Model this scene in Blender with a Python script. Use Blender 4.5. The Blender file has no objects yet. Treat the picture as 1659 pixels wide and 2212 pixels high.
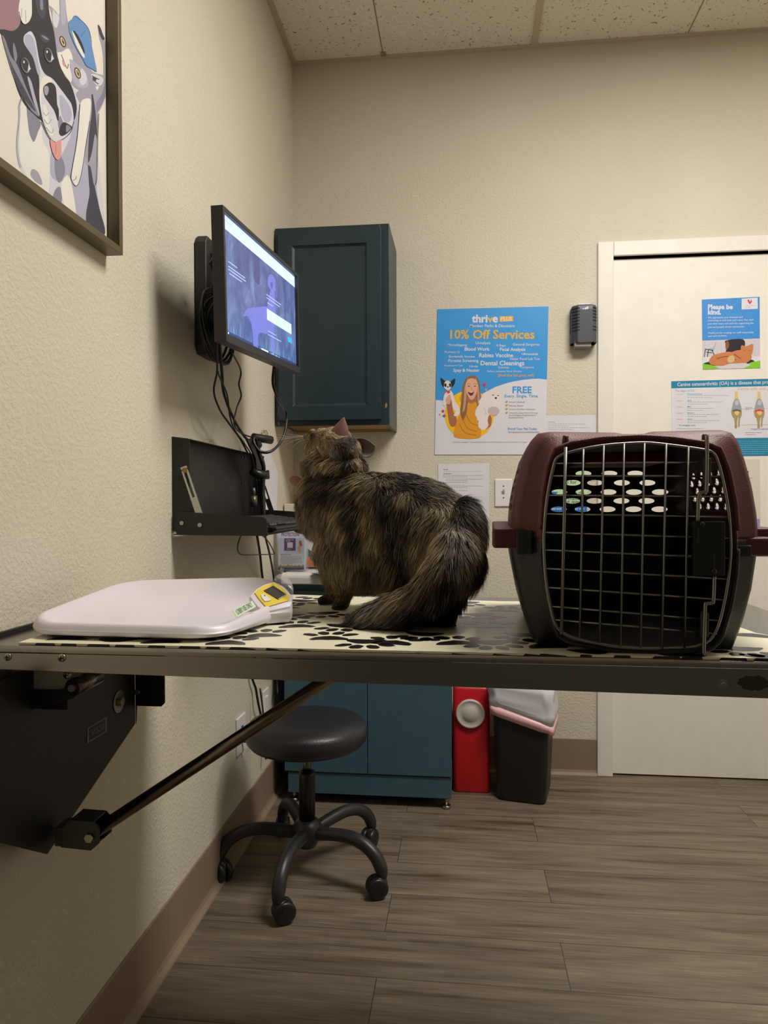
import bpy, bmesh, math, random
import numpy as np
from mathutils import Vector, Matrix, noise, kdtree
random.seed(7); rng = np.random.default_rng(7)
S = bpy.context.scene
COL = S.collection
PI = math.pi

# ------------------------------------------------------------------ camera, world, light, exposure
CAM = (0.7227, -3.0011, 1.1263); YAW, PITCH, ROLL = 0.11, -0.0125, -0.0026; F = 1536.0
_f = Vector((-math.sin(YAW)*math.cos(PITCH), math.cos(YAW)*math.cos(PITCH), math.sin(PITCH)))
_r = Vector((math.cos(YAW), math.sin(YAW), 0)); _u = _r.cross(_f)
_r2 = _r*math.cos(ROLL)+_u*math.sin(ROLL); _u2 = -_r*math.sin(ROLL)+_u*math.cos(ROLL)
cd = bpy.data.cameras.new('camera'); co = bpy.data.objects.new('camera', cd); COL.objects.link(co)
cd.sensor_fit = 'HORIZONTAL'; cd.sensor_width = 36; cd.lens = F/1659*36; cd.clip_start = 0.02
co.matrix_world = Matrix(((_r2.x, _u2.x, -_f.x, CAM[0]), (_r2.y, _u2.y, -_f.y, CAM[1]), (_r2.z, _u2.z, -_f.z, CAM[2]), (0, 0, 0, 1)))
S.camera = co
S.view_settings.view_transform = 'Standard'; S.view_settings.look = 'None'
S.view_settings.exposure = 0.80; S.view_settings.gamma = 1.0; S.view_settings.use_curve_mapping = False
w = bpy.data.worlds.new('world'); S.world = w; w.use_nodes = True
w.node_tree.nodes['Background'].inputs[0].default_value = (0.8, 0.85, 1, 1)
w.node_tree.nodes['Background'].inputs[1].default_value = 0.0
LIGHTS = [((1.62, -1.50, 2.965), 1.14, 0.55, 31.0)]
for i, (lc, lx, ly, pw) in enumerate(LIGHTS):
    ld = bpy.data.lights.new('panel_light', 'AREA'); ld.shape = 'RECTANGLE'; ld.size = lx; ld.size_y = ly
    ld.energy = pw; ld.color = (1.0, 0.965, 0.93)
    lo = bpy.data.objects.new('panel_light', ld); COL.objects.link(lo); lo.location = lc

def hit(px, py, ax, v):
    """the point where the line of sight through a pixel of the photo meets the plane axis=v"""
    d = _f + _r2*((px-829.5)/F) - _u2*((py-1106)/F)
    t = (v-CAM[ax])/d[ax]
    return Vector(CAM)+d*t

# ------------------------------------------------------------------ materials
def lin(c):
    if isinstance(c, str): c = tuple(int(c[i:i+2], 16) for i in (0, 2, 4))
    return tuple(((x/255)/12.92 if x/255 <= 0.04045 else ((x/255+0.055)/1.055)**2.4) for x in c)+(1,)
MATS = {}
def pm(name, c, rough=.5, metal=0., bump=0., bs=200., var=.06, vs=15., spec=.5, alpha=1, trans=0, coat=0, emit=0):
    if name in MATS: return MATS[name]
    m = bpy.data.materials.new(name); m.use_nodes = True; nt = m.node_tree; N = nt.nodes; L = nt.links
    b = N['Principled BSDF']; c = lin(c)
    b.inputs['Roughness'].default_value = rough; b.inputs['Metallic'].default_value = metal
    b.inputs['Specular IOR Level'].default_value = spec; b.inputs['Alpha'].default_value = alpha
    b.inputs['Transmission Weight'].default_value = trans; b.inputs['Coat Weight'].default_value = coat
    tc = N.new('ShaderNodeTexCoord')
    nz = N.new('ShaderNodeTexNoise'); nz.inputs['Scale'].default_value = vs; nz.inputs['Detail'].default_value = 3
    L.new(tc.outputs['Object'], nz.inputs['Vector'])
    mx = N.new('ShaderNodeMix'); mx.data_type = 'RGBA'
    mx.inputs[6].default_value = tuple(x*(1-var) for x in c[:3])+(1,); mx.inputs[7].default_value = tuple(min(1, x*(1+var)) for x in c[:3])+(1,)
    L.new(nz.outputs['Fac'], mx.inputs[0]); L.new(mx.outputs[2], b.inputs['Base Color'])
    if emit:
        L.new(mx.outputs[2], b.inputs['Emission Color']); b.inputs['Emission Strength'].default_value = emit
    if bump:
        n2 = N.new('ShaderNodeTexNoise'); n2.inputs['Scale'].default_value = bs; n2.inputs['Detail'].default_value = 2
        L.new(tc.outputs['Object'], n2.inputs['Vector'])
        bp = N.new('ShaderNodeBump'); bp.inputs['Strength'].default_value = bump; bp.inputs['Distance'].default_value = .002
        L.new(n2.outputs['Fac'], bp.inputs['Height']); L.new(bp.outputs['Normal'], b.inputs['Normal'])
    MATS[name] = m
    return m

def ramp(N, stops):
    r = N.new('ShaderNodeValToRGB'); e = r.color_ramp.elements
    e[0].position, e[0].color = stops[0]; e[1].position, e[1].color = stops[-1]
    for p, c in stops[1:-1]:
        x = e.new(p); x.color = c
    return r

def wall_mat():
    m = bpy.data.materials.new('orange_peel_wall'); m.use_nodes = True; nt = m.node_tree; N = nt.nodes; L = nt.links
    b = N['Principled BSDF']; b.inputs['Roughness'].default_value = .62; b.inputs['Specular IOR Level'].default_value = .35
    tc = N.new('ShaderNodeTexCoord')
    n0 = N.new('ShaderNodeTexNoise'); n0.inputs['Scale'].default_value = 2.5; L.new(tc.outputs['Object'], n0.inputs['Vector'])
    r0 = ramp(N, [(.3, lin((206, 198, 179))), (.7, lin((211, 203, 185)))]); L.new(n0.outputs['Fac'], r0.inputs[0]); L.new(r0.outputs[0], b.inputs['Base Color'])
    n1 = N.new('ShaderNodeTexNoise'); n1.inputs['Scale'].default_value = 260; n1.inputs['Detail'].default_value = 3; L.new(tc.outputs['Object'], n1.inputs['Vector'])
    n2 = N.new('ShaderNodeTexNoise'); n2.inputs['Scale'].default_value = 110; n2.inputs['Detail'].default_value = 2; L.new(tc.outputs['Object'], n2.inputs['Vector'])
    r2 = ramp(N, [(.42, (0, 0, 0, 1)), (.62, (1, 1, 1, 1))]); L.new(n2.outputs['Fac'], r2.inputs[0])
    ad = N.new('ShaderNodeMath'); ad.operation = 'MULTIPLY_ADD'; L.new(n1.outputs['Fac'], ad.inputs[0]); ad.inputs[1].default_value = 1.0; L.new(r2.outputs[0], ad.inputs[2])
    bp = N.new('ShaderNodeBump'); bp.inputs['Strength'].default_value = .42; bp.inputs['Distance'].default_value = .0015
    L.new(ad.outputs[0], bp.inputs['Height']); L.new(bp.outputs['Normal'], b.inputs['Normal'])
    return m

def ceil_mat():
    m = bpy.data.materials.new('fissured_tile'); m.use_nodes = True; nt = m.node_tree; N = nt.nodes; L = nt.links
    b = N['Principled BSDF']; b.inputs['Roughness'].default_value = .9
    tc = N.new('ShaderNodeTexCoord')
    n1 = N.new('ShaderNodeTexNoise'); n1.inputs['Scale'].default_value = 75; n1.inputs['Detail'].default_value = 2; n1.inputs['Distortion'].default_value = .8
    L.new(tc.outputs['Object'], n1.inputs['Vector'])
    r = ramp(N, [(.31, lin((150, 136, 110))), (.36, lin((232, 225, 210))), (1, lin((238, 231, 217)))])
    L.new(n1.outputs['Fac'], r.inputs[0]); L.new(r.outputs[0], b.inputs['Base Color'])
    bp = N.new('ShaderNodeBump'); bp.inputs['Strength'].default_value = .6; bp.inputs['Distance'].default_value = .002
    L.new(r.outputs[0], bp.inputs['Height']); L.new(bp.outputs['Normal'], b.inputs['Normal'])
    return m

def floor_mat():
    m = bpy.data.materials.new('vinyl_plank_floor'); m.use_nodes = True; nt = m.node_tree; N = nt.nodes; L = nt.links
    b = N['Principled BSDF']; b.inputs['Roughness'].default_value = .48
    tc = N.new('ShaderNodeTexCoord')
    mp = N.new('ShaderNodeMapping'); mp.inputs['Location'].default_value = (.25, .065, 0); L.new(tc.outputs['Object'], mp.inputs[0])
    br = N.new('ShaderNodeTexBrick'); br.inputs['Scale'].default_value = 1; br.inputs['Brick Width'].default_value = 1.22; br.inputs['Row Height'].default_value = .182
    br.inputs['Mortar Size'].default_value = .0011; br.inputs['Mortar Smooth'].default_value = 0; br.offset = .37; br.inputs['Bias'].default_value = 0
    br.inputs['Color1'].default_value = (0, 0, 0, 1); br.inputs['Color2'].default_value = (1, 1, 1, 1); br.inputs['Mortar'].default_value = (0, 0, 0, 1)
    L.new(mp.outputs[0], br.inputs['Vector'])
    # grain, shifted per plank
    ad = N.new('ShaderNodeVectorMath'); ad.operation = 'MULTIPLY_ADD'
    L.new(br.outputs['Color'], ad.inputs[0]); ad.inputs[1].default_value = (7, 13, 0); L.new(tc.outputs['Object'], ad.inputs[2])
    m2 = N.new('ShaderNodeMapping'); m2.inputs['Scale'].default_value = (1.5, 19, 1); L.new(ad.outputs[0], m2.inputs[0])
    g1 = N.new('ShaderNodeTexNoise'); g1.inputs['Scale'].default_value = 1.5; g1.inputs['Detail'].default_value = 7; g1.inputs['Roughness'].default_value = .62; g1.inputs['Distortion'].default_value = .25
    L.new(m2.outputs[0], g1.inputs['Vector'])
    m3 = N.new('ShaderNodeMapping'); m3.inputs['Scale'].default_value = (6, 190, 1); L.new(ad.outputs[0], m3.inputs[0])
    g2 = N.new('ShaderNodeTexNoise'); g2.inputs['Scale'].default_value = 1.5; g2.inputs['Detail'].default_value = 3; L.new(m3.outputs[0], g2.inputs['Vector'])
    c1 = ramp(N, [(.30, lin((72, 60, 52))), (.42, lin((104, 92, 78))), (.56, lin((121, 108, 91))), (.74, lin((137, 123, 104)))]); L.new(g1.outputs['Fac'], c1.inputs[0])
    mx = N.new('ShaderNodeMix'); mx.data_type = 'RGBA'; mx.blend_type = 'MULTIPLY'; mx.inputs[0].default_value = .75
    r2 = ramp(N, [(.3, (.62, .6, .58, 1)), (.6, (1.08, 1.08, 1.08, 1))]); L.new(g2.outputs['Fac'], r2.inputs[0])
    L.new(c1.outputs[0], mx.inputs[6]); L.new(r2.outputs[0], mx.inputs[7])
    # per plank tone
    m4 = N.new('ShaderNodeMix'); m4.data_type = 'RGBA'; m4.blend_type = 'MULTIPLY'; m4.inputs[0].default_value = 1
    r3 = ramp(N, [(0, (.86, .85, .84, 1)), (1, (1.08, 1.08, 1.08, 1))]); L.new(br.outputs['Color'], r3.inputs[0])
    L.new(mx.outputs[2], m4.inputs[6]); L.new(r3.outputs[0], m4.inputs[7])
    m5 = N.new('ShaderNodeMix'); m5.data_type = 'RGBA'; L.new(br.outputs['Fac'], m5.inputs[0]); L.new(m4.outputs[2], m5.inputs[6]); m5.inputs[7].default_value = lin((62, 52, 44))
    L.new(m5.outputs[2], b.inputs['Base Color'])
    bp = N.new('ShaderNodeBump'); bp.inputs['Strength'].default_value = .25; bp.inputs['Distance'].default_value = .001
    L.new(g2.outputs['Fac'], bp.inputs['Height']); L.new(bp.outputs['Normal'], b.inputs['Normal'])
    return m

def steel_mat(name='brushed_steel', c=(150, 143, 130), rough=.3, stretch=(2, 90, 90)):
    m = pm(name, c, rough, 1.0, var=.03, vs=4)
    nt = m.node_tree; N = nt.nodes; L = nt.links; b = N['Principled BSDF']
    tc = N.new('ShaderNodeTexCoord'); mp = N.new('ShaderNodeMapping'); mp.inputs['Scale'].default_value = stretch; L.new(tc.outputs['Object'], mp.inputs[0])
    n = N.new('ShaderNodeTexNoise'); n.inputs['Scale'].default_value = 4; n.inputs['Detail'].default_value = 3; L.new(mp.outputs[0], n.inputs['Vector'])
    r = ramp(N, [(.3, (rough*.9,)*3+(1,)), (.7, (rough*1.12,)*3+(1,))]); L.new(n.outputs['Fac'], r.inputs[0]); L.new(r.outputs[0], b.inputs['Roughness'])
    return m

def vcol_mat(name, rough=.6, spec=.3, bump=0):
    m = bpy.data.materials.new(name); m.use_nodes = True; nt = m.node_tree; N = nt.nodes; L = nt.links
    b = N['Principled BSDF']; b.inputs['Roughness'].default_value = rough; b.inputs['Specular IOR Level'].default_value = spec
    a = N.new('ShaderNodeAttribute'); a.attribute_name = 'coat'
    n = N.new('ShaderNodeTexNoise'); n.inputs['Scale'].default_value = 90; 
    mx = N.new('ShaderNodeMix'); mx.data_type = 'RGBA'; mx.blend_type = 'MULTIPLY'; mx.inputs[0].default_value = .25
    L.new(a.outputs['Color'], mx.inputs[6]); L.new(n.outputs['Color'], mx.inputs[7]); L.new(mx.outputs[2], b.inputs['Base Color'])
    return m

# ------------------------------------------------------------------ mesh builder
class MB:
    def __init__(s): s.v = []; s.f = []; s.m = []; s.s = []; s.mats = []
    def mi(s, mat):
        if mat is None: return 0
        if mat not in s.mats: s.mats.append(mat)
        return s.mats.index(mat)
    def add(s, vs, fs, mat=None, smooth=False):
        o = len(s.v); s.v += [tuple(p) for p in vs]; k = s.mi(mat)
        for f in fs: s.f.append([i+o for i in f]); s.m.append(k); s.s.append(smooth)
        return s
    def box(s, a, b, mat=None):
        x0, y0, z0 = [min(a[i], b[i]) for i in range(3)]; x1, y1, z1 = [max(a[i], b[i]) for i in range(3)]
        return s.add([(x0,y0,z0),(x1,y0,z0),(x1,y1,z0),(x0,y1,z0),(x0,y0,z1),(x1,y0,z1),(x1,y1,z1),(x0,y1,z1)],
                     [(0,3,2,1),(4,5,6,7),(0,1,5,4),(1,2,6,5),(2,3,7,6),(3,0,4,7)], mat)
    def frame_box(s, o, u, v, n, a, b, mat=None):
        """a box in the frame o,u,v,n from local a to local b"""
        o = Vector(o); t = MB().box(a, b)
        return s.add([o+u*p[0]+v*p[1]+n*p[2] for p in t.v], t.f, mat)
    def tube(s, pts, r, n=10, closed=False, mat=None, caps=True):
        pts = [Vector(p) for p in pts]; k = len(pts); rs = r if isinstance(r, (list, tuple)) else [r]*k
        tg = []
        for i in range(k):
            a = pts[(i-1) % k] if (closed or i) else pts[0]; b = pts[(i+1) % k] if (closed or i < k-1) else pts[-1]
            d = b-a; tg.append(d.normalized() if d.length > 1e-9 else Vector((0, 0, 1)))
        up = Vector((0, 0, 1)) if abs(tg[0].z) < .9 else Vector((1, 0, 0))
        x = tg[0].cross(up).normalized(); vs = []
        for i in range(k):
            x = (x-tg[i]*x.dot(tg[i])).normalized(); y = tg[i].cross(x)
            for j in range(n):
                a = 2*PI*j/n; vs.append(pts[i]+(x*math.cos(a)+y*math.sin(a))*rs[i])
        fs = []
        for i in range(k if closed else k-1):
            for j in range(n):
                fs.append((i*n+j, i*n+(j+1) % n, ((i+1) % k)*n+(j+1) % n, ((i+1) % k)*n+j))
        s.add(vs, fs, mat, True)
        if not closed and caps:
            o = len(s.v)-len(vs)
            s.f += [[o+j for j in range(n)][::-1], [o+(k-1)*n+j for j in range(n)]]; s.m += [s.mi(mat)]*2; s.s += [False]*2
        return s
    def cyl(s, a, b, r, n=24, mat=None, r2=None):
        return s.tube([a, b], [r, r if r2 is None else r2], n, mat=mat)
    def lathe(s, prof, o, axis=(0, 0, 1), n=40, mat=None, smooth=True):
        o = Vector(o); z = Vector(axis).normalized(); x = z.cross(Vector((0, 1, 0)) if abs(z.y) < .9 else Vector((1, 0, 0))).normalized(); y = z.cross(x)
        vs = []; fs = []
        for r, h in prof:
            for j in range(n):
                a = 2*PI*j/n; vs.append(o+z*h+(x*math.cos(a)+y*math.sin(a))*max(r, 1e-5))
        for i in range(len(prof)-1):
            for j in range(n): fs.append((i*n+j, i*n+(j+1) % n, (i+1)*n+(j+1) % n, (i+1)*n+j))
        return s.add(vs, fs, mat, smooth)
    def ell(s, c, r, n=16, mat=None, M=None):
        c = Vector(c); vs = []; fs = []
        for i in range(n+1):
            t = PI*i/n
            for j in range(2*n):
                a = PI*j/n; p = Vector((r[0]*math.sin(t)*math.cos(a), r[1]*math.sin(t)*math.sin(a), r[2]*math.cos(t)))
                if M: p = M @ p
                vs.append(c+p)
        for i in range(n):
            for j in range(2*n): fs.append((i*2*n+j, (i+1)*2*n+j, (i+1)*2*n+(j+1) % (2*n), i*2*n+(j+1) % (2*n)))
        return s.add(vs, fs, mat, True)
    def prism(s, poly, vec, mat=None):
        poly = [Vector(p) for p in poly]; vec = Vector(vec); n = len(poly)
        vs = poly+[p+vec for p in poly]
        return s.add(vs, [list(range(n))[::-1], list(range(n, 2*n))]+[(i, (i+1) % n, n+(i+1) % n, n+i) for i in range(n)], mat)
    def flat(s, poly, mat=None): return s.add(poly, [list(range(len(poly)))], mat)
    def loft(s, rings, mat=None, cap0=True, cap1=True, smooth=True):
        n = len(rings[0]); vs = [p for r in rings for p in r]; fs = []
        for i in range(len(rings)-1):
            for j in range(n): fs.append((i*n+j, i*n+(j+1) % n, (i+1)*n+(j+1) % n, (i+1)*n+j))
        if cap0: fs.append(list(range(n))[::-1])
        if cap1: fs.append([(len(rings)-1)*n+j for j in range(n)])
        return s.add(vs, fs, mat, smooth)
    def build(s, name, mat=None, parent=None, bevel=0, seg=2, origin=None, solid=0, subd=0, fix=True, auto=None):
        me = bpy.data.meshes.new(name); V = [Vector(p) for p in s.v]
        if origin is None:
            if parent is not None: o = world_loc(parent)
            else:
                o = Vector(((min(p.x for p in V)+max(p.x for p in V))/2, (min(p.y for p in V)+max(p.y for p in V))/2, min(p.z for p in V)))
        else: o = Vector(origin)
        me.from_pydata([p-o for p in V], [], s.f)
        mats = list(s.mats) or [mat]
        if s.mats and mat and mat not in mats: mats.append(mat)
        for m in mats: me.materials.append(m)
        me.polygons.foreach_set('material_index', s.m); me.polygons.foreach_set('use_smooth', s.s)
        me.update()
        if fix:
            bm = bmesh.new(); bm.from_mesh(me); bmesh.ops.recalc_face_normals(bm, faces=bm.faces); bm.to_mesh(me); bm.free()
        ob = bpy.data.objects.new(name, me); COL.objects.link(ob)
        if parent is not None: ob.parent = parent; ob.location = o-world_loc(parent)
        else: ob.location = o
        if solid:
            md = ob.modifiers.new('solid', 'SOLIDIFY'); md.thickness = solid; md.offset = 0
        if bevel:
            md = ob.modifiers.new('bevel', 'BEVEL'); md.width = bevel; md.segments = seg; md.limit_method = 'ANGLE'; md.angle_limit = .6; md.harden_normals = False
        if subd:
            md = ob.modifiers.new('sub', 'SUBSURF'); md.levels = subd; md.render_levels = subd
        return ob
def world_loc(o):
    v = Vector(o.location)
    while o.parent is not None: o = o.parent; v += Vector(o.location)
    return v
def tag(o, label=None, cat=None, group=None, kind=None):
    if label: o['label'] = label
    if cat: o['category'] = cat
    if group: o['group'] = group
    if kind: o['kind'] = kind
    return o
def thing(name, loc, label, cat, group=None):
    o = bpy.data.objects.new(name, None); COL.objects.link(o); o.location = loc; o.empty_display_size = .05
    return tag(o, label, cat, group)
def structure(name, mb, mat=None, **k):
    o = mb.build(name, mat, **k); o['kind'] = 'structure'; return o
def crom(p, k=6, closed=False):
    p = [Vector(q) for q in p]; n = len(p); out = []
    for i in range(n if closed else n-1):
        if closed: a, b, c, d = p[i-1], p[i], p[(i+1) % n], p[(i+2) % n]
        else: a, b, c, d = p[max(i-1, 0)], p[i], p[i+1], p[min(i+2, n-1)]
        for j in range(k):
            t = j/k; out.append(.5*((2*b)+(c-a)*t+(2*a-5*b+4*c-d)*t*t+(3*b-a-3*c+d)*t**3))
    if not closed: out.append(p[-1])
    return out
def apply_mods(ob):
    dg = bpy.context.evaluated_depsgraph_get(); dg.update()
    me = bpy.data.meshes.new_from_object(ob.evaluated_get(dg)); ob.modifiers.clear(); old = ob.data; ob.data = me
    return ob

# text as flat mesh, cached
_tc = {}
def text_geo(t, bold):
    if (t, bold) in _tc: return _tc[(t, bold)]
    cu = bpy.data.curves.new('lettering', 'FONT'); cu.body = t; cu.size = 1; cu.resolution_u = 2; cu.offset = .018*bold
    ob = bpy.data.objects.new('lettering', cu); COL.objects.link(ob)
    dg = bpy.context.evaluated_depsgraph_get(); dg.update()
    me = bpy.data.meshes.new_from_object(ob.evaluated_get(dg))
    vs = [tuple(v.co) for v in me.vertices]; fs = [list(p.vertices) for p in me.polygons]
    bpy.data.objects.remove(ob); bpy.data.curves.remove(cu); bpy.data.meshes.remove(me)
    _tc[(t, bold)] = (vs, fs); return vs, fs
class Print:
    """flat printing on an axis-aligned sheet, laid out on the plane through photo pixels; layers stack by tenths of a millimetre"""
    def __init__(s, mb, ax, v, side, uvec, clamp=None):
        s.mb = mb; s.ax = ax; s.v = v; s.side = side; s.k = 0; s.u = Vector(uvec); s.clamp = clamp
    def nxt(s): s.k += 1; return s.v+s.side*.00002*s.k
    def pt(s, p, v):
        q = hit(p[0], p[1], s.ax, s.v); q[s.ax] = v
        if s.clamp:
            for i in range(3):
                if s.clamp[i]: q[i] = min(max(q[i], s.clamp[i][0]), s.clamp[i][1])
        return q
    def poly(s, pts, mat, smooth=False):
        v = s.nxt()
        if smooth: pts = [(p.x, p.y) for p in crom([(a, b, 0) for a, b in pts], 4, True)]
        s.mb.flat([s.pt(p, v) for p in pts], mat)
    def disc(s, c, r, mat, ry=None, a=0, n=20):
        ry = ry or r; s.poly([(c[0]+r*math.cos(2*PI*i/n)*math.cos(a)-ry*math.sin(2*PI*i/n)*math.sin(a), c[1]+r*math.cos(2*PI*i/n)*math.sin(a)+ry*math.sin(2*PI*i/n)*math.cos(a)) for i in range(n)], mat)
    def line(s, pts, w, mat):
        pts = [Vector((a, b, 0)) for a, b in pts]; pts = crom(pts, 4) if len(pts) > 2 else pts; L = []; R = []
        for i, p in enumerate(pts):
            d = (pts[min(i+1, len(pts)-1)]-pts[max(i-1, 0)]).normalized(); nn = Vector((-d.y, d.x, 0))*w/2
            L.append(p+nn); R.append(p-nn)
        v = s.nxt(); V = [s.pt(q, v) for q in L+R]; k = len(L)
        s.mb.add(V, [(i, i+1, k+i+1, k+i) for i in range(k-1)], mat)
    def text(s, t, x0, x1, yb, mat, bold=0., ysc=1., yb1=None):
        vs, fs = text_geo(t, bold); ax0 = min(p[0] for p in vs); ax1 = max(p[0] for p in vs)
        v = s.nxt(); A = s.pt((x0, yb), v); B = s.pt((x1, yb if yb1 is None else yb1), v); k = (B-A).length/(ax1-ax0); u = (B-A).normalized()
        nrm = Vector((0, 0, 0)); nrm[s.ax] = 1; up = Vector((0, 0, 1)); up = (up-u*up.dot(u)).normalized()
        s.mb.add([A+u*((p[0]-ax0)*k)+up*(p[1]*k*ysc) for p in vs], fs, mat)
    def greek(s, x0, x1, y0, y1, n, mat, th=.8, gap=None):
        """rows of small print too fine to read: broken dashes"""
        for i in range(n):
            y = y0+(y1-y0)*i/max(n-1, 1); x = x0; e = x1 if i < n-1 else x0+(x1-x0)*.6
            v = s.nxt() if i == 0 else s.v+s.side*.00002*s.k
            while x < e:
                w_ = min(random.uniform(2.5, 6), e-x)
                s.mb.flat([s.pt(p, v) for p in ((x, y-th/2), (x+w_, y-th/2), (x+w_, y+th/2), (x, y+th/2))], mat); x += w_+1.2

# ------------------------------------------------------------------ common materials
WALL = wall_mat(); CEIL = ceil_mat(); FLOOR = floor_mat()
WHITE_P = pm('white_trim_paint', (228, 223, 213), .42, bump=.08, bs=60)
DOOR_P = pm('white_door_paint', (232, 227, 216), .45, bump=.06, bs=40)
BASEB = pm('taupe_vinyl_base', (140, 120, 101), .5)
STEEL = steel_mat('brushed_steel', (150, 146, 138), .24, (3, 60, 60)); DSTEEL = steel_mat('worn_steel_rod', (128, 118, 104), .25, (3, 3, 3))
BLACKM = pm('black_powder_coat', (28, 27, 27), .5, bump=.15, bs=500)
BLACKP = pm('black_plastic', (22, 22, 24), .38)
BLACKC = pm('black_cable', (16, 16, 18), .4)
WPAPER = pm('white_paper', (218, 216, 222), .55)
INK = pm('grey_ink', (128, 126, 134), .6); DINK = pm('dark_ink', (70, 68, 76), .6)
TEAL = pm('teal_cabinet_paint', (31, 50, 57), .4, bump=.12, bs=120, var=.12)
TEAL2 = pm('teal_base_cabinet', (64, 94, 108), .42, bump=.1, bs=120, var=.1)
CHROME = pm('zinc_screw', (170, 165, 150), .3, 1)
WPLAST = pm('white_plastic_plate', (226, 224, 224), .35)

# ------------------------------------------------------------------ the room
H = 3.0; XR = 2.95; YF = -3.95
structure('floor', MB().box((-.1, YF-.1, -.08), (XR+.1, .1, 0)), FLOOR, origin=(0, 0, 0))
structure('wall_left', MB().box((-.12, YF-.1, 0), (0, .12, H)), WALL, origin=(0, 0, 0))
wb = MB(); DX0, DX1, DZ = 1.333, 2.25, 2.13
wb.box((0, 0, 0), (DX0, .12, H)); wb.box((DX0, 0, DZ), (DX1, .12, H)); wb.box((DX1, 0, 0), (XR, .12, H))
structure('wall_back', wb, WALL, origin=(0, 0, 0))
structure('wall_right', MB().box((XR, YF-.1, 0), (XR+.12, .12, H)), WALL, origin=(XR, 0, 0))
structure('wall_front', MB().box((0, YF-.12, 0), (XR, YF, H)), pm('dark_bounce_wall', (96, 98, 96), .6), origin=(0, YF, 0))  # unseen wall, coloured dark to cut bounce onto the table edge and carrier
c = MB(); c.box((0, YF, H), (XR, 0, H+.05))
structure('ceiling', c, CEIL, origin=(0, 0, H))
g = MB(); GRID = pm('ceiling_grid_paint', (196, 180, 158), .5)
g.box((0, YF, H-.004), (.024, 0, H-.0005)); g.box((.024, -.024, H-.004), (XR, 0, H-.0005)); g.box((XR-.024, YF, H-.004), (XR, -.024, H-.0005))
g.box((1.004, YF, H-.006), (1.028, -.024, H-.0005)); g.box((2.223, YF, H-.006), (2.247, -.024, H-.0005))
for yy in [-.61*k for k in range(1, 7)]: g.box((.024, yy-.012, H-.005), (XR-.024, yy+.012, H-.0005))
structure('trim_2', g, GRID, origin=(0, 0, H))
g = MB(); SEAM = pm('tile_score_shadow', (150, 134, 110), .9)
for xx in (.395, 1.62): g.box((xx-.002, YF, H-.0012), (xx+.002, -.024, H-.0003))
g.box((.387, -.045, H-.005), (.407, -.02, H-.0006))
structure('trim_3', g, SEAM, origin=(0, 0, H))
def baseboard(name, a, b, nrm, h=.151):
    a = Vector(a); b = Vector(b); nrm = Vector(nrm); prof = [(0, 0), (.02, 0), (.019, .004), (.008, .012), (.004, .022), (.004, h-.003), (.002, h), (0, h)]
    m = MB(); m.prism([a+nrm*p[0]+Vector((0, 0, p[1])) for p in prof], b-a)
    structure(name, m, BASEB)
baseboard('baseboard_left', (0, YF, 0), (0, -.002, 0), (1, 0, 0))
baseboard('baseboard_back', (.02, 0, 0), (1.272, 0, 0), (0, -1, 0))
# door casing and leaf
t = MB(); cs = -.012
t.box((1.273, cs, 0), (DX0+.002, .1, DZ+.058)); t.box((DX0+.002, cs, DZ), (DX1, .1, DZ+.058)); t.box((DX1-.002, cs, 0), (DX1+.06, .1, DZ+.058))
structure('trim_1', t, WHITE_P, bevel=.003)
GAP = pm('door_gap_shade', (70, 62, 54), .8)  # dark colour standing in for the shade in the gap round the leaf
d = thing('door_1', (1.35, .02, 0), None, None); d['kind'] = 'structure'
MB().box((DX0+.006, .012, .006), (DX1-.006, .05, DZ-.008)).build('door_leaf', DOOR_P, d, bevel=.0015)
MB().box((DX0+.001, .03, 0), (DX1-.001, .098, DZ-.001)).build('door_gap_backing', GAP, d)

# ceiling light panels (out of the frame, they light the room)
for i, (lc, lx, ly, pw) in enumerate(LIGHTS):
    tt = thing('ceiling_light', (lc[0], lc[1], H), ['recessed fluorescent ceiling light over the exam table', 'recessed fluorescent ceiling light behind the viewer'][i], 'ceiling light')
    m = MB(); x0, x1, y0, y1 = lc[0]-lx/2-.03, lc[0]+lx/2+.03, lc[1]-ly/2-.025, lc[1]+ly/2+.025
    m.box((x0, y0, H-.018), (x1, y0+.022, H-.001)); m.box((x0, y1-.022, H-.018), (x1, y1, H-.001)); m.box((x0, y0+.022, H-.018), (x0+.022, y1-.022, H-.001)); m.box((x1-.022, y0+.022, H-.018), (x1, y1-.022, H-.001))
    m.build('frame', GRID, tt)
    MB().box((x0+.024, y0+.024, H-.014), (x1-.024, y1-.024, H-.003)).build('diffuser', pm('diffuser_%d' % i, (255, 240, 214), .5, emit=3), tt)

# ------------------------------------------------------------------ framed picture on the left wall
FRAME = pm('bronze_frame', (104, 92, 66), .42, .3, var=.12, vs=60)
pf = thing('framed_picture', (0, -2.1, 1.63), 'painting of a black and white dog with a grey kitten in a deep bronze frame', 'picture')
y1, y0, z0, z1, X = -1.613, -2.42, 1.632, 2.62, .036; fw = .014
m = MB()
m.box((.0005, y0, z0), (X, y1, z0+fw)); m.box((.0005, y0, z1-fw), (X, y1, z1)); m.box((.0005, y1-fw, z0+fw), (X, y1, z1-fw)); m.box((.0005, y0, z0+fw), (X, y0+fw, z1-fw))
m.build('frame', FRAME, pf, bevel=.0008)
m = MB(); CAN = pm('painted_canvas', (224, 216, 204), .7, bump=.1, bs=900)
cy0, cy1, cz0, cz1 = y0+fw, y1-fw-.002, z0+fw, z1-fw
m.box((.001, cy0, cz0), (.010, cy1, cz1), CAN)
pr = Print(m, 0, .010, 1, (0, 1, 0), ((None), (cy0+.001, cy1-.001), (cz0+.001, cz1-.001)))
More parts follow.
